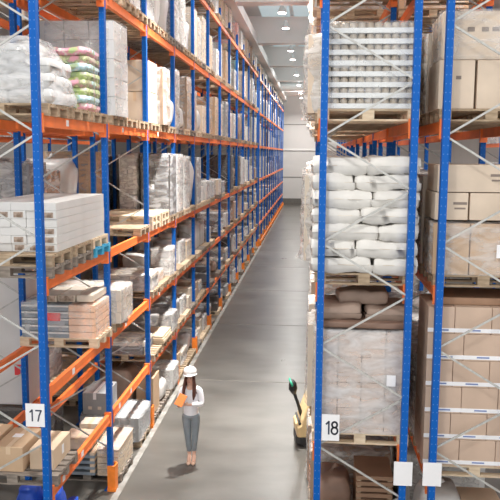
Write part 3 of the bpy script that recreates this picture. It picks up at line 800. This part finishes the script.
for args in (('D', 0, 0, 'film', 'white', 1.45), ('D', 1, 0, 'film', 'brown', 1.2), ('D', 2, 0, 'film', 'white', 1.4), ('D', 3, 0, 'film', 'cream', 1.4), ('D', 4, 1, 'film', 'tan', 1.3),
             ('C', 2, 1, 'film', 'brown', 1.4), ('C', 2, 2, 'film', 'dark', 1.3), ('C', 3, 0, 'film', 'tan', 1.3), ('C', 3, 1, 'film', 'dark', 1.3), ('C', 4, 0, 'film', 'brown', 1.2), ('C', 5, 0, 'film', 'grey', 1.3),
             ('B', 1, 2, 'film', 'brown', .85), ('B', 2, 0, 'film', 'dark', .8), ('B', 2, 1, 'film', 'tan', .9), ('B', 3, 0, 'film', 'brown', .9), ('B', 3, 2, 'film', 'dark', .8), ('B', 4, 1, 'film', 'brown', .8), ('B', 5, 1, 'film', 'dark', .8), ('B', 6, 0, 'film', 'tan', .8),
             ('A', 1, 1, 'film', 'grey', .75), ('A', 2, 0, 'film', 'dark', .7), ('A', 2, 2, 'film', 'brown', .8), ('A', 3, 1, 'film', 'dark', .7), ('A', 4, 0, 'film', 'brown', .7), ('A', 5, 1, 'film', 'grey', .7), ('A', 6, 0, 'film', 'dark', .7),
             ('G', 1, 1, 'film', 'dark', .8), ('G', 2, 1, 'film', 'brown', .9), ('G', 3, 1, 'film', 'dark', .8), ('G', 4, 1, 'film', 'brown', .8),
             ('E', 1, 0, 'film', 'tan', 1.3), ('E', 2, 0, 'film', 'beige', 1.3), ('E', 3, 1, 'film', 'brown', 1.3), ('E', 4, 0, 'film', 'tan', 1.3), ('D', 5, 1, 'film', 'beige', 1.3), ('D', 6, 1, 'film', 'tan', 1.3)):
    l2(*args)
for k in range(8):
    for l in 'CD':
        if (k + (l == 'D')) % 2:
            load_film(XL3 - .52, Y0 + (k + .5) * BAY, ZB[l] + .001, 1.15, 2.3, 1.3, '%s load, %s, %s bay of the distant rack across the next aisle' % (('white', 'tan')[k % 2], LVN[l].replace(' beam', ''), ORD[k]), ('white_card', 'tan_card')[k % 2], 'film_milky', k, False)

# ------------------------------------------------------------------ rack 18 (its end bay) and the rack beside it
X1 = XR + DR / 2
X2 = XR + DR + GAP + DR / 2
def zr(lev, l): return lev[l] + BH / 2
def palR(x, y, z, label, m='pallet_pale'):
    pallet(x, y, z, label, m)
YF = YR + .13   # fronts of the loads
# wrapped cartons on the lowest beams, brown paper and sacks on top
palR(X1, YF + .4, zr(LR1, 'A'), 'pale pallet under the film-wrapped cartons behind sign 18')
z = zr(LR1, 'A') + PT + .001
t = empty('wrapped_carton_load', (X1, YF + .4, z), 'rosy cartons under clear film behind sign 18, topped with brown paper', 'wrapped load')
for i in range(4):
    for j in range(2):
        for k in range(4):
            put('carton', cached('wrc', lambda: boxmesh('carton', (.282, .385, .318), 'kraft_pale')), t, (-.435 + .29 * i, -.195 + .39 * j, k * .325))
put('stretch_film', shell(1.18, .82, 1.31, 'film_mid', 1, .03), t)
put('brown_paper', blob(1.16, .82, .1, 'paper_brown', 2, .02, power=6), t, (0, 0, 1.322))
put('note', MB().box(-.055, .055, -.003, .003, -.07, .07).mesh('note', 'paper_white'), t, (.36, -.44, .7))
zt = z + 1.425
for i, (x, y, w, d, h, dz) in enumerate(((-.28, .02, .56, .7, .17, 0), (.3, .02, .56, .7, .15, 0), (.02, .1, .66, .5, .15, .16))):
    t = empty('brown_sack', (X1 + x, YF + .4 + y, zt + dz), ('flat brown sack on the wrapped cartons, aisle side', 'flat brown sack on the wrapped cartons, inner side', 'flat brown sack lying across two others over the wrapped cartons')[i], 'sack')
    put('sack', pillow(w, d, h, 'sack_brown', i, .03, 0), t)
    put('seam', MB().tube([(-w * .42, -d * .3, h * .78), (w * .42, -d * .3, h * .78)], .006, 6).mesh('seam', 'kraft_light'), t)
# white sacks, two to a layer, seven layers
palR(X1, YF + .4, zr(LR1, 'C'), 'wooden pallet under the white sacks in the rack marked 18', 'pallet_wood')
z = zr(LR1, 'C') + PT + .001
LN = ('bottom layer', 'second layer up', 'third layer up', 'middle layer', 'fifth layer up', 'sixth layer up', 'top layer')
for k in range(7):
    for i in range(2):
        split = (.1, -.1, .16, -.06, .06, -.14, .02)[k]
        x0, x1 = ((-.64, split), (split, .63))[i]
        t = empty('white_sack', (X1 + (x0 + x1) / 2, YF + .38 + rnd.uniform(-.025, .025), z + .199 * k), 'bulging white sack, %s, %s of the sacks in the rack marked 18' % (LN[k], ('aisle side', 'inner side')[i]), 'sack', 'white sacks in the rack marked 18')
        put('sack', pillow(x1 - x0 + .03, .86, .205, 'sack_white', k * 2 + i, .035), t, (0, 0, 0), 0)
        wv = (x1 - x0) / 2 - .04
        put('seam', MB().tube([(-wv, -.40, .1), (-wv * .3, -.425, .108), (wv * .3, -.423, .1), (wv, -.40, .104)], .005, 6).mesh('seam', 'cream_card'), t)
# trays of jars, eight layers
palR(X1, YF + .42, zr(LR1, 'D'), 'pale pallet under the wrapped trays of jars in the rack marked 18')
z = zr(LR1, 'D') + PT + .001
t = empty('wrapped_jar_load', (X1, YF + .42, z), 'eight white trays of beige jars under film in the rack marked 18', 'wrapped load')
ME_TRAY = MB().box(-.55, .55, -.42, .42, 0, .02).box(-.55, .55, -.42, -.412, 0, .058).box(-.55, .55, .412, .42, 0, .058).box(-.55, -.542, -.42, .42, 0, .058).box(.542, .55, -.42, .42, 0, .058).mesh('tray', 'tray')
ME_JAR = MB().tube([(0, 0, 0), (0, 0, .01), (0, 0, .07), (0, 0, .078), (0, 0, .1)], [.042, .048, .048, .042, .042], 12).mesh('jar', 'jar', True)
restj = MB()
for k in range(8):
    put('tray', ME_TRAY, t, (0, 0, k * .124))
    for i in range(11):
        put('jar', ME_JAR, t, (-.49 + .098 * i, -.362, k * .124 + .0205))
        for j in range(1, 8):
            if i in (0, 10) or k == 7 or j == 1: restj.tube([(-.49 + .098 * i, -.362 + .098 * j, k * .124 + .021), (-.49 + .098 * i, -.362 + .098 * j, k * .124 + .118)], [.046, .038], 8)
o = put('jar', restj.mesh('jar_rest', 'jar', True), t); o['kind'] = 'stuff'
put('stretch_film', shell(1.14, .88, 1.0, 'film_thin', 4, .02), t)
# rack beside 18: banded cartons
palR(X2 + .02, YF + .42, zr(LR2, 'A'), 'pale pallet under the white-taped cartons beside the rack marked 18')
z = zr(LR2, 'A') + PT + .001
cw = .44
RN = ('bottom row', 'second row', 'third row', 'fourth row', 'fifth row', 'top row')
for k in range(6):
    off = -.1 if k % 2 else 0.
    for i in range(3):
        w = cw if not (k % 2 and i == 0) else cw - .12
        x0 = X2 - .62 + cw * i + (0 if i == 0 else off if k % 2 else 0) + (-.0)
        if k % 2: x0 = X2 - .62 + (0, cw - .12, 2 * cw - .12)[i]
        t = carton_thing(x0 + w / 2, YF + .42, z + .335 * k, w - .006, .82, .332, 'brown carton with white tape band, %s, %s, beside rack 18' % (RN[k], ('by the blue post', 'second from the post', 'third from the post')[i]),
                         'kraft_rose', tape=None, group='white-taped cartons')
        put('tape_band', cached(('tb', round(w, 2)), lambda: MB().box(-w / 2, w / 2, -.413, -.4095, .02, .07).mesh('tape_band', 'white_tape')), t)
        put('printed_mark', cached('pm', lambda: MB().box(-.06, .09, -.4155, -.412, .038, .055).mesh('printed_mark', 'ink_blue')), t)
# open brown tray box above them
carton_thing(X2 + .05, YF + .48, z + 6 * .335 + .002, 1.0, .7, .09, 'low open brown tray on the white-taped cartons', 'kraft_dark', tape=None)
# wrapped brown cartons on the third level, bigger ones on top
palR(X2 + .02, YF + .42, zr(LR2, 'C'), 'pallet under the film-wrapped brown cartons beside the rack marked 18', 'pallet_wood')
z = zr(LR2, 'C') + PT + .001
t = empty('wrapped_carton_load', (X2 + .02, YF + .42, z), 'brown cartons with white note under glossy film beside the white sacks', 'wrapped load')
for i, w in enumerate((.44, .46, .34)):
    put('carton', boxmesh('carton', (w - .012, .8, .62), 'kraft'), t, ((-.4, .05, .45)[i], 0, 0), bevel=.01)
put('note', MB().box(-.05, .05, -.003, .003, -.08, .08).mesh('note', 'paper_white'), t, (.17, -.46, .3))
put('stretch_film', shell(1.27, .84, .63, 'film_clear', 0, .03), t)
for k in range(2):
    for i, w in enumerate((.4, .82)):
        x = X2 + .02 + (-.61 + w / 2 if i == 0 else -.2 + w / 2)
        if k == 1 and i == 0: continue
        if k == 0 or i == 1:
            ww = w if k == 0 else 1.2
            carton_thing(x if k == 0 else X2 + .03, YF + .44, z + .66 + .335 * k, ww - .01, .78, .325, ('beige carton by the post on the film-wrapped brown cartons' if i == 0 else 'wide beige carton on the film-wrapped brown cartons') if k == 0 else 'large flat beige carton with dark printing, topmost below the beam beside sacks', 'kraft_beige', tape=None,
                         notes=(('f', .1, .2, .16, .03, 'ink_grey'), ('f', .1, .14, .13, .02, 'ink_grey')))
palR(X2 + .02, YF + .42, zr(LR2, 'D'), 'pallet under the highest big beige cartons beside the jar trays', 'pallet_wood')
z = zr(LR2, 'D') + PT + .001
for i, w in enumerate((.42, .8)):
    carton_thing(X2 - .6 + (w / 2 if i == 0 else .44 + w / 2), YF + .44, z, w - .01, .78, .56, ('lower beige carton by the post beside the jar trays', 'lower wide beige carton beside the jar trays')[i], 'kraft_beige', tape=None, notes=(('f', .02, .36, .06, .04, 'ink_grey'),))
t = empty('wrapped_carton_load', (X2 + .02, YF + .44, z + .562), 'large beige film-wrapped carton with dark printing, uppermost beside the jar trays', 'wrapped load')
put('carton', boxmesh('carton', (1.2, .78, .56), 'kraft_beige'), t, bevel=.04)
for x in (-.28, -.12, 0, .12): put('printed_mark', MB().box(x - .03, x + .05, -.394, -.388, .32, .37).mesh('printed_mark', 'ink_grey'), t)
put('stretch_film', shell(1.25, .82, .57, 'film_thin', 2, .02), t)
for i, (xx, nm, lev) in enumerate(((X1, 'the rack marked 18', LR1), (X2, 'the rack beside the one marked 18', LR2))):
    palR(xx, YF + .42, zr(lev, 'E'), 'high pallet seen from below in ' + nm, 'pallet_wood')
# floor level behind sign 18
def floor_goods():
    pallet(X1, 10.2, .002, 'grey pallet on the floor under grey bundled film behind sign 18', 'pallet_grey')
    load_bulk(X1 - .3, 10.2, .148, .5, .74, .9, 'dark crumpled bag on the floor behind sign 18', 'paper_brown', 2)
    t = empty('board_load', (X1 + .28, 10.2, .148), 'flat dark boards in many layers on the floor behind sign 18', 'board load')
    for k in range(12): put('board', cached('fgb', lambda: boxmesh('board', (.5, .7, .055), 'kraft_dark')), t, (0, 0, k * .085))
    for k in range(11): put('spacer', cached('fgs', lambda: MB().box(-.24, -.18, -.33, .33, 0, .03).box(.18, .24, -.33, .33, 0, .03).mesh('spacer', 'pallet_wood')), t, (0, 0, k * .085 + .055))
    carton_thing(X1 + .1, 9.35, .002, .46, .5, .62, 'grey carton on the floor just inside the end frame of the rack marked 18', 'cream_card', tape=None)
    carton_thing(X1 - .33, 9.35, .002, .32, .42, .8, 'narrow pale carton on the floor by the aisle post of the rack marked 18', 'grey_card', tape=None)
    carton_thing(X1 + .1, 9.35, .625, .4, .4, .12, 'pale flat carton on top of the grey carton in the rack marked 18', 'kraft_light', tape=None)
    load_bulk(X2 - .33, 9.5, .002, .52, .7, 1.2, 'clear crinkled plastic bag on the floor in the rack beside the one marked 18', 'grey_plastic', 1)
    for k in range(3):
        carton_thing(X2 + .2, 9.42, .002 + .37 * k, .5, .6, .365, 'printed brown carton, %s of three on the floor beside the crinkled bag' % ('lowest', 'middle', 'topmost')[k], 'kraft_light', tape=None,
                     notes=(('f', -.08, .2, .1, .04, 'ink_grey'), ('f', .1, .2, .12, .05, 'ink_grey')))
floor_goods()
# deeper bays of both rows
for k in range(6):
    for row, (xx, lev, nm) in enumerate(((X1 - .03, LR1, 'the rack marked 18'), (X2, LR2, 'the carton rack beside it'))):
        if row == 1 and k > 3: continue
        for l in ('G', 'A', 'C', 'D', 'E'):
            for s in ((1, 2) if k == 0 else ((0, 2) if k < 4 else (1,))):
                if l == 'G' and (row, k, s) in {(0, 0, 1), (1, 0, 1), (0, 1, 2), (0, 5, 1)}: continue
                if row == 1 and s == 2 and k > 1: continue
                cnt += 1
                y = YR + k * BAY + .51 + .918 * s + (.06 if k == 0 else 0)
                z = .002 if l == 'G' else zr(lev, l)
                wh = '%s, %s bay, %s pallet of %s' % (LVN['B' if l == 'C' else 'C' if l == 'D' else 'D' if l == 'E' else l].replace(' beam', ''), ORD[k], POS[s], nm)
                pallet(xx, y, z, 'wooden pallet, ' + wh, 'pallet_wood', False)
                tone = rnd.choice(('beige', 'cream', 'tan', 'beige') if row == 0 else ('white', 'cream', 'tan', 'brown')); h = sized({'G': 1.0, 'A': 1.2, 'C': 1.25, 'D': 1.1, 'E': 1.2}[l] - rnd.uniform(0, .2))
                bm_, fm = TONES[tone]
                load_film(xx - ({'G': -.03, 'A': -.01, 'C': .07, 'D': .05, 'E': .05}[l] + (.02, .05, 0)[(k + s) % 3] if row == 0 else 0), y, z + PT + .001, 1.2, .72 if row == 0 and l in 'CDE' else .82, h, '%s wrapped load, %s' % (tone, wh), bm_, 'film_milky' if tone != 'brown' else 'film_clear', cnt, False, amp=.14 if row == 0 and l in 'CDE' else .04)
for k in range(7):
    for l in ('C', 'D'):
        load_film(6.3 + .52, YR + (k + .5) * BAY, zr(LR2, l) + .001, 1.15, 2.4, (1.3, 1.1)[k % 2], '%s load, %s, %s bay of the distant rack beyond the cartons' % (('white', 'cream')[k % 2], {'C': 'second level', 'D': 'third level'}[l], ORD[k]), ('white_card', 'cream_card')[k % 2], 'film_milky', k, False)

# ------------------------------------------------------------------ pallet trucks
def truck():
    t = tag(put('pallet_truck', None, None, (0, 0, 0)), 'beige and black electric pallet truck beside the rack marked 18, tiller raised', 'pallet truck')
    # local: +x towards the rack (forks), operator end at -x
    put('chassis', MB().prism([(-.3, -.34), (.3, -.36), (.3, .36), (-.3, .34), (-.38, .2), (-.38, -.2)], .04, .2).mesh('chassis', 'truck_black'), t, bevel=.02)
    prof = [(-.37, .2), (-.38, .4), (-.31, .44), (-.29, .53), (-.16, .88), (-.08, .95), (.05, .96), (.05, .2)]
    cov = MB()
    cov.loft([[(px * k, py, .2 + (pz - .2) * (.97 if k < 1 else 1)) for px, pz in prof] for py, k in ((-.34, .9), (-.3, 1), (.3, 1), (.34, .9))])
    put('motor_cover', cov.mesh('motor_cover', 'truck_beige'), t, bevel=.02)
    put('grip_band', MB().box(-.34, -.2, -.31, .31, .44, .475).mesh('grip_band', 'truck_black'), t)
    put('battery_box', MB().box(.0, .3, -.34, .34, .2, .9).mesh('battery_box', 'truck_black'), t, (.06, 0, 0), bevel=.015)
    put('control_panel', MB().box(-.06, .1, -.12, .12, .93, .95).mesh('control_panel', 'truck_black'), t, (.2, 0, 0))
    til = put('tiller', MB().tube([(-.22, -.05, .42), (-.34, -.1, .8), (-.42, -.13, 1.02)], [.04, .032, .03], 10).mesh('tiller', 'truck_black', True), t)
    hd = put('tiller_head', MB().tube([(-.42, -.13, 1.0), (-.44, -.14, 1.1), (-.45, -.14, 1.2), (-.47, -.15, 1.27)], [.04, .085, .075, .04], 12).mesh('tiller_head', 'truck_black', True), til)
    put('grip', MB().tube([(-.47, -.3, 1.2), (-.5, -.22, 1.27), (-.51, -.14, 1.29), (-.5, -.06, 1.27), (-.47, .02, 1.2)], .022, 8).mesh('grip', 'green_led', True), til)
    for y in (-.2, .2):
        put('fork', MB().box(.3, 1.35, -.08, .08, .06, .12).mesh('fork', 'truck_grey'), t, (0, y, 0))
    for x, y in ((-.2, -.25), (-.2, .25)):
        put('wheel', MB().tube([(0, -.04, .075), (0, .04, .075)], .075, 16).mesh('wheel', 'truck_grey', True), t, (x, y, 0))
    for y in (-.2, .2): put('wheel', MB().tube([(0, -.05, .04), (0, .05, .04)], .038, 12).mesh('wheel', 'truck_grey', True), t, (1.2, y, 0))
    return t
T1 = truck(); T1.location = (.1, 13.9, 0); T1.rotation_euler.z = math.radians(8)
def copy_tree(o, parent=None):
    c = o.copy(); col.objects.link(c)
    if parent: c.parent = parent
    for ch in o.children: copy_tree(ch, c)
    return c
T2 = copy_tree(T1); T2.location = (.42, 24.2, 0); T2.rotation_euler.z = math.radians(5)
T2['label'] = 'far pallet truck with only its black tiller showing past the rack marked 18'

# ------------------------------------------------------------------ woman with tablet
def skinned(name, verts, edges, radii, m, parent, sub=2, root=0):
    me = bpy.data.meshes.new(name); me.from_pydata(verts, edges, []); me.materials.append(MATS[m])
    o = put(name, me, parent)
    sk = o.modifiers.new('skin', 'SKIN'); sk.use_smooth_shade = True
    for i, r in enumerate(radii):
        d = me.skin_vertices[0].data[i]; d.radius = r if isinstance(r, tuple) else (r, r); d.use_root = (i == root)
    ss = o.modifiers.new('sub', 'SUBSURF'); ss.levels = sub; ss.render_levels = sub
    return o
W = (-2.11, 12.66, 0)
wo = empty('person', W, 'woman in white hard hat, white blouse and grey trousers holding an orange tablet', 'person', None, math.radians(2))
hz = .06  # heels lift
J = {'pel': (0, 0, .95), 'wai': (0, .005, 1.08), 'che': (0, 0, 1.25), 'nb': (0, .005, 1.385), 'nk': (-.004, -.012, 1.45), 'h1': (-.012, -.035, 1.52), 'h2': (-.015, -.035, 1.59), 'h3': (-.012, -.02, 1.655),
     'sl': (.155, .01, 1.36), 'el': (.205, -.05, 1.11), 'wl': (-.0, -.24, 1.16), 'hl': (-.055, -.27, 1.175),
     'sr': (-.155, .01, 1.36), 'er': (-.215, -.07, 1.11), 'wr': (-.185, -.26, 1.13), 'hr': (-.175, -.3, 1.155),
     'pl': (.085, 0, .88), 'kl': (.07, -.015, .52), 'al': (.05, .02, .135), 'tl': (.055, -.06, .075), 'bl': (.056, -.1, .045),
     'pr': (-.085, 0, .88), 'kr': (-.06, -.02, .52), 'ar': (-.035, .02, .135), 'tr': (-.04, -.06, .075), 'br': (-.042, -.1, .045)}
RA = {'pel': (.135, .1), 'wai': (.112, .085), 'che': (.125, .095), 'nb': (.07, .06), 'nk': .045, 'h1': (.055, .062), 'h2': (.07, .084), 'h3': (.06, .075), 'sl': .052, 'el': .037, 'wl': .024, 'hl': (.03, .018), 'sr': .052, 'er': .037, 'wr': .024, 'hr': (.03, .018),
      'pl': .085, 'kl': .054, 'al': .033, 'tl': .03, 'bl': .026, 'pr': .085, 'kr': .054, 'ar': .033, 'tr': .03, 'br': .026}
ED = [('pel', 'wai'), ('wai', 'che'), ('che', 'nb'), ('nb', 'nk'), ('nk', 'h1'), ('h1', 'h2'), ('h2', 'h3'), ('nb', 'sl'), ('sl', 'el'), ('el', 'wl'), ('wl', 'hl'), ('nb', 'sr'), ('sr', 'er'), ('er', 'wr'), ('wr', 'hr'),
      ('pel', 'pl'), ('pl', 'kl'), ('kl', 'al'), ('al', 'tl'), ('tl', 'bl'), ('pel', 'pr'), ('pr', 'kr'), ('kr', 'ar'), ('ar', 'tr'), ('tr', 'br')]
def sub_skel(name, keys, edges, m, grow, over=None, sub=2):
    idx = {k: i for i, k in enumerate(keys)}
    pos = dict(J); pos.update(over or {})
    rr = []
    for k in keys:
        r = RA.get(k, .05); r = r if isinstance(r, tuple) else (r, r); rr.append(tuple(x + grow.get(k, grow['*']) for x in r))
    return skinned(name, [pos[k] for k in keys], [(idx[a], idx[b]) for a, b in edges], rr, m, wo, sub)
sub_skel('body', list(J), ED, 'skin', {'*': 0, 'pel': -.04, 'wai': -.025, 'pl': -.012, 'pr': -.012})
# blouse: torso and sleeves, loose hem over the hips
RA['hem'] = (.172, .125); J['hem'] = (0, 0, .845)
RA['wv'] = (.125, .095); J['wv'] = (0, 0, 1.06)
RA['wl2'] = .024; J['wl2'] = (.03, -.222, 1.158)
RA['wr2'] = .024; J['wr2'] = (-.188, -.235, 1.13)
sub_skel('blouse', ['wv', 'che', 'hem', 'nb', 'sl', 'el', 'wl2', 'sr', 'er', 'wr2'],
         [('wv', 'hem'), ('wv', 'che'), ('che', 'nb'), ('nb', 'sl'), ('sl', 'el'), ('el', 'wl2'), ('nb', 'sr'), ('sr', 'er'), ('er', 'wr2')], 'blouse', {'*': .016, 'nb': .008, 'hem': .0})
sub_skel('trousers', ['pel', 'pl', 'kl', 'al', 'pr', 'kr', 'ar'], [('pel', 'pl'), ('pl', 'kl'), ('kl', 'al'), ('pel', 'pr'), ('pr', 'kr'), ('kr', 'ar')], 'trousers', {'*': .012, 'pel': -.012},
         over={'al': (.05, .018, .19), 'ar': (-.035, .018, .19)})
for s in ('l', 'r'):
    a, tt = Vector(J['a' + s]), Vector(J['b' + s])
    x = a.x
    rings = []
    for y, w, z0, z1 in ((.06, .03, .06, .13), (.03, .034, .055, .12), (-.02, .034, .03, .085), (-.07, .04, .008, .06), (-.12, .036, .004, .045), (-.15, .012, .004, .025)):
        rings.append([(x + w * math.cos(q), y, (z0 + z1) / 2 + (z1 - z0) / 2 * math.sin(q)) for q in (2 * PI * i / 14 for i in range(14))])
    sh = put('shoe', MB().loft(rings).mesh('shoe', 'shoe', True), wo)
    put('heel', MB().tube([(x, .05, .08), (x, .055, .0)], [.018, .009], 8).mesh('heel', 'shoe'), sh)
# hands
for s, sg in (('l', 1), ('r', -1)):
    p = Vector(J['h' + s]); w = Vector(J['w' + s]); d = (p - w).normalized()
    side = Vector((0, 0, 1)) - d * d.z; side.normalize(); nrm = d.cross(side)
    if nrm.y > 0: nrm = -nrm
    vs = [w, w + d * .05, w + d * .085]; es = [(0, 1), (1, 2)]; rs = [(.02, .02), (.03, .016), (.032, .014)]
    for i in range(4):
        L = (.062, .072, .068, .052)[i]; b0 = w + d * .085 + side * (.027 - .018 * i)
        q = len(vs); back = -nrm
        vs += [b0, b0 + d * L * .55 + back * .004, b0 + d * L * .95 + back * .022]; es += [(2, q), (q, q + 1), (q + 1, q + 2)]; rs += [.0085, .008, .0065]
    q = len(vs); vs += [w + d * .045 + side * .034 + nrm * .012, w + d * .08 + side * .05 + nrm * .02]; es += [(1, q), (q, q + 1)]; rs += [.0095, .0075]
    skinned('hand', [tuple(v) for v in vs], es, rs, 'skin', wo, 1)
# face, hair, hat
hc = Vector((-.013, -.035, 1.575))
for sx in (-.031, .028):
    e = put('eye', MB().tube([(sx - .014, 0, 0), (sx, -.004, .002), (sx + .014, 0, 0)], [.003, .0075, .003], 8).mesh('eye', 'eye', True), wo, hc + Vector((-.006, -.078, .018)))
    put('eyebrow', MB().tube([(sx - .018, 0, 0), (sx, -.003, .006), (sx + .018, 0, 0)], .003, 6).mesh('eyebrow', 'hair', True), wo, hc + Vector((-.006, -.08, .034)))
put('nose', MB().tube([(0, -.072, .022), (0, -.088, -.004), (0, -.094, -.015), (0, -.078, -.022)], [.007, .01, .013, .009], 8).mesh('nose', 'skin', True), wo, hc + Vector((-.006, 0, 0)))
put('mouth', MB().tube([(-.02, -.072, -.044), (0, -.08, -.043), (.02, -.072, -.044)], [.003, .008, .003], 8).mesh('mouth', 'lips', True), wo, hc + Vector((-.005, 0, 0)))
def hair_mb():
    mb = MB(); rings = []
    # back shell from crown down to below the shoulders, open at the face
    for z, a, b, op in ((1.69, .05, .055, .3), (1.65, .082, .095, .55), (1.58, .092, .105, .75), (1.5, .095, .098, .8), (1.42, .115, .09, .85), (1.33, .125, .09, .9), (1.26, .11, .085, .95)):
        outer, inner = [], []
        n = 18
        for i in range(n + 1):
            q = -PI / 2 + op + (2 * PI - 2 * op) * i / n
            r = 1 + .05 * math.sin(i * 2.7 + z * 20)
            outer.append((-.012 + a * r * math.cos(q), -.015 + b * r * math.sin(q), z))
            inner.append((-.012 + a * .8 * math.cos(q), -.015 + b * .8 * math.sin(q), z))
        rings.append(outer + inner[::-1])
    mb.loft(rings)
    return mb
put('hair', hair_mb().mesh('hair', 'hair', True), wo)
for sx, z1, w in ((.068, 1.215, .034), (-.086, 1.26, .026)):
    put('hair_lock', MB().tube([(sx * .9 - .01, -.07, 1.6), (sx * 1.1 - .01, -.085, 1.5), (sx * 1.22 - .01, -.115, 1.4), (sx * 1.2 - .01, -.14, 1.3), (sx * 1.05 - .01, -.14, z1)], [.02, w * .8, w, w * .95, .012], 10).mesh('hair_lock', 'hair', True), wo)
hat = MB(); rings = []
for z, r in ((0, 1.0), (.05, .99), (.085, .92), (.11, .76), (.125, .52), (.132, .2)):
    rings.append([(.118 * r * math.cos(q), .14 * r * math.sin(q), z) for q in (2 * PI * i / 24 for i in range(24))])
hat.loft(rings)
H = put('hard_hat', hat.mesh('hard_hat', 'hat', True), wo, (-.013, -.012, 1.652)); H.rotation_euler = (math.radians(-6), math.radians(-2), 0)
br = MB(); rr = []
for sc, z in ((1.0, .008), (1.07, .0), (1.07, -.008), (.96, .0)):
    rr.append([(.118 * sc * math.cos(q), .14 * sc * math.sin(q) - (.035 * max(0, -math.sin(q)) ** 2 if sc > 1.05 else 0), z - (.012 * max(0, -math.sin(q)) if sc > 1.05 else 0)) for q in (2 * PI * i / 24 for i in range(24))])
br.loft(rr + [rr[0]], cap=False); put('brim', br.mesh('brim', 'hat', True), H)
put('ridge', MB().tube([(0, -.1, .085), (0, -.06, .12), (0, 0, .135), (0, .06, .12), (0, .1, .085)], [.008, .014, .016, .014, .008], 8).mesh('ridge', 'hat', True), H)
# orange tablet, held in both hands
tb = tag(put('tablet', None, None, Vector(W) + Vector((-.125, -.335, 1.275))), 'orange tablet cover held by the woman in the hard hat', 'tablet')
tb.rotation_euler = (math.radians(-38), math.radians(16), math.radians(-18))
put('cover', MB().cbox((0, 0, 0), (.155, .01, .22)).mesh('cover', 'tablet_orange'), tb, bevel=.004)
put('screen', MB().cbox((0, .0065, 0), (.135, .003, .19)).mesh('screen', 'ink'), tb)

# ------------------------------------------------------------------ lamps and light
LAMP_W = 190
def lamp(x, y, z, label):
    t = empty('ceiling_lamp', (x, y, z), label, 'lamp', 'round lamps under the roof')
    put('shade', cached('lsh', lambda: MB().tube([(0, 0, .0), (0, 0, .1), (0, 0, .24), (0, 0, .34)], [.17, .16, .09, .07], 20).mesh('shade', 'lamp_shell', True)), t)
    put('lens', cached('lgl', lambda: MB().tube([(0, 0, -.02), (0, 0, .002)], [.14, .165], 20).mesh('lens', 'lamp_glow')), t)
    put('rod', cached('lrd%.2f' % (12.39 - z), lambda: MB().tube([(0, 0, .34), (0, 0, 12.39 - z)], .012, 6).mesh('rod', 'lamp_shell')), t)
def light(x, y, z, e, up=45, c=(1, .975, .94), spread=150):
    d = bpy.data.lights.new('lamp_light', 'AREA'); d.energy = e; d.shape = 'DISK'; d.size = .5; d.color = c; d.spread = math.radians(spread)
    o = bpy.data.objects.new('lamp_light', d); col.objects.link(o); o.location = (x, y, z - .05)
    # the part of the lamp's light that spills sideways and up to the roof
    d = bpy.data.lights.new('lamp_spill', 'POINT'); d.energy = up; d.shadow_soft_size = .25; d.color = c
    o = bpy.data.objects.new('lamp_spill', d); col.objects.link(o); o.location = (x, y, z - .3)
for i, y in enumerate((4., 9.4, 14.8, 19.6, 24.4, 30.3, 34, 41.3, 45.1, 54, 62, 70, 76)):  # nearest pair, out of view, and last added to light foreground and end wall
    zz = 11.05
    lamp(-1.35, y, zz, 'glowing round lamp hung over the aisle, %s from the camera' % ORD[i])
    light(-1.35, y, zz, LAMP_W * (2.3 if 14 < y < 16 else .8 if y < 14 else (.8 if y < 50 else 1.8)), 36 if y < 50 else 110, spread=75 if 14 < y < 16 else 150)
for x in (-8.0, 4.5):  # out-of-view lamps added to brighten the goods in the side aisles
    for y in (12, 21, 31, 42):
        lamp(x, y, 11.05, 'added fill lamp over the neighbouring aisle %s, %s along' % ('beyond the rack marked 17' if x < 0 else 'beyond the carton rack', ORD[(12, 21, 31, 42).index(y)]))
        light(x, y, 11.05, LAMP_W)
wd = bpy.data.worlds.new('hall'); scn.world = wd; wd.use_nodes = True
bg = wd.node_tree.nodes['Background']; bg.inputs[0].default_value = (1, .985, .96, 1); bg.inputs[1].default_value = .98
vs = scn.view_settings; vs.view_transform = 'Standard'; vs.look = 'None'; vs.gamma = 1; vs.use_curve_mapping = False; vs.exposure = .45
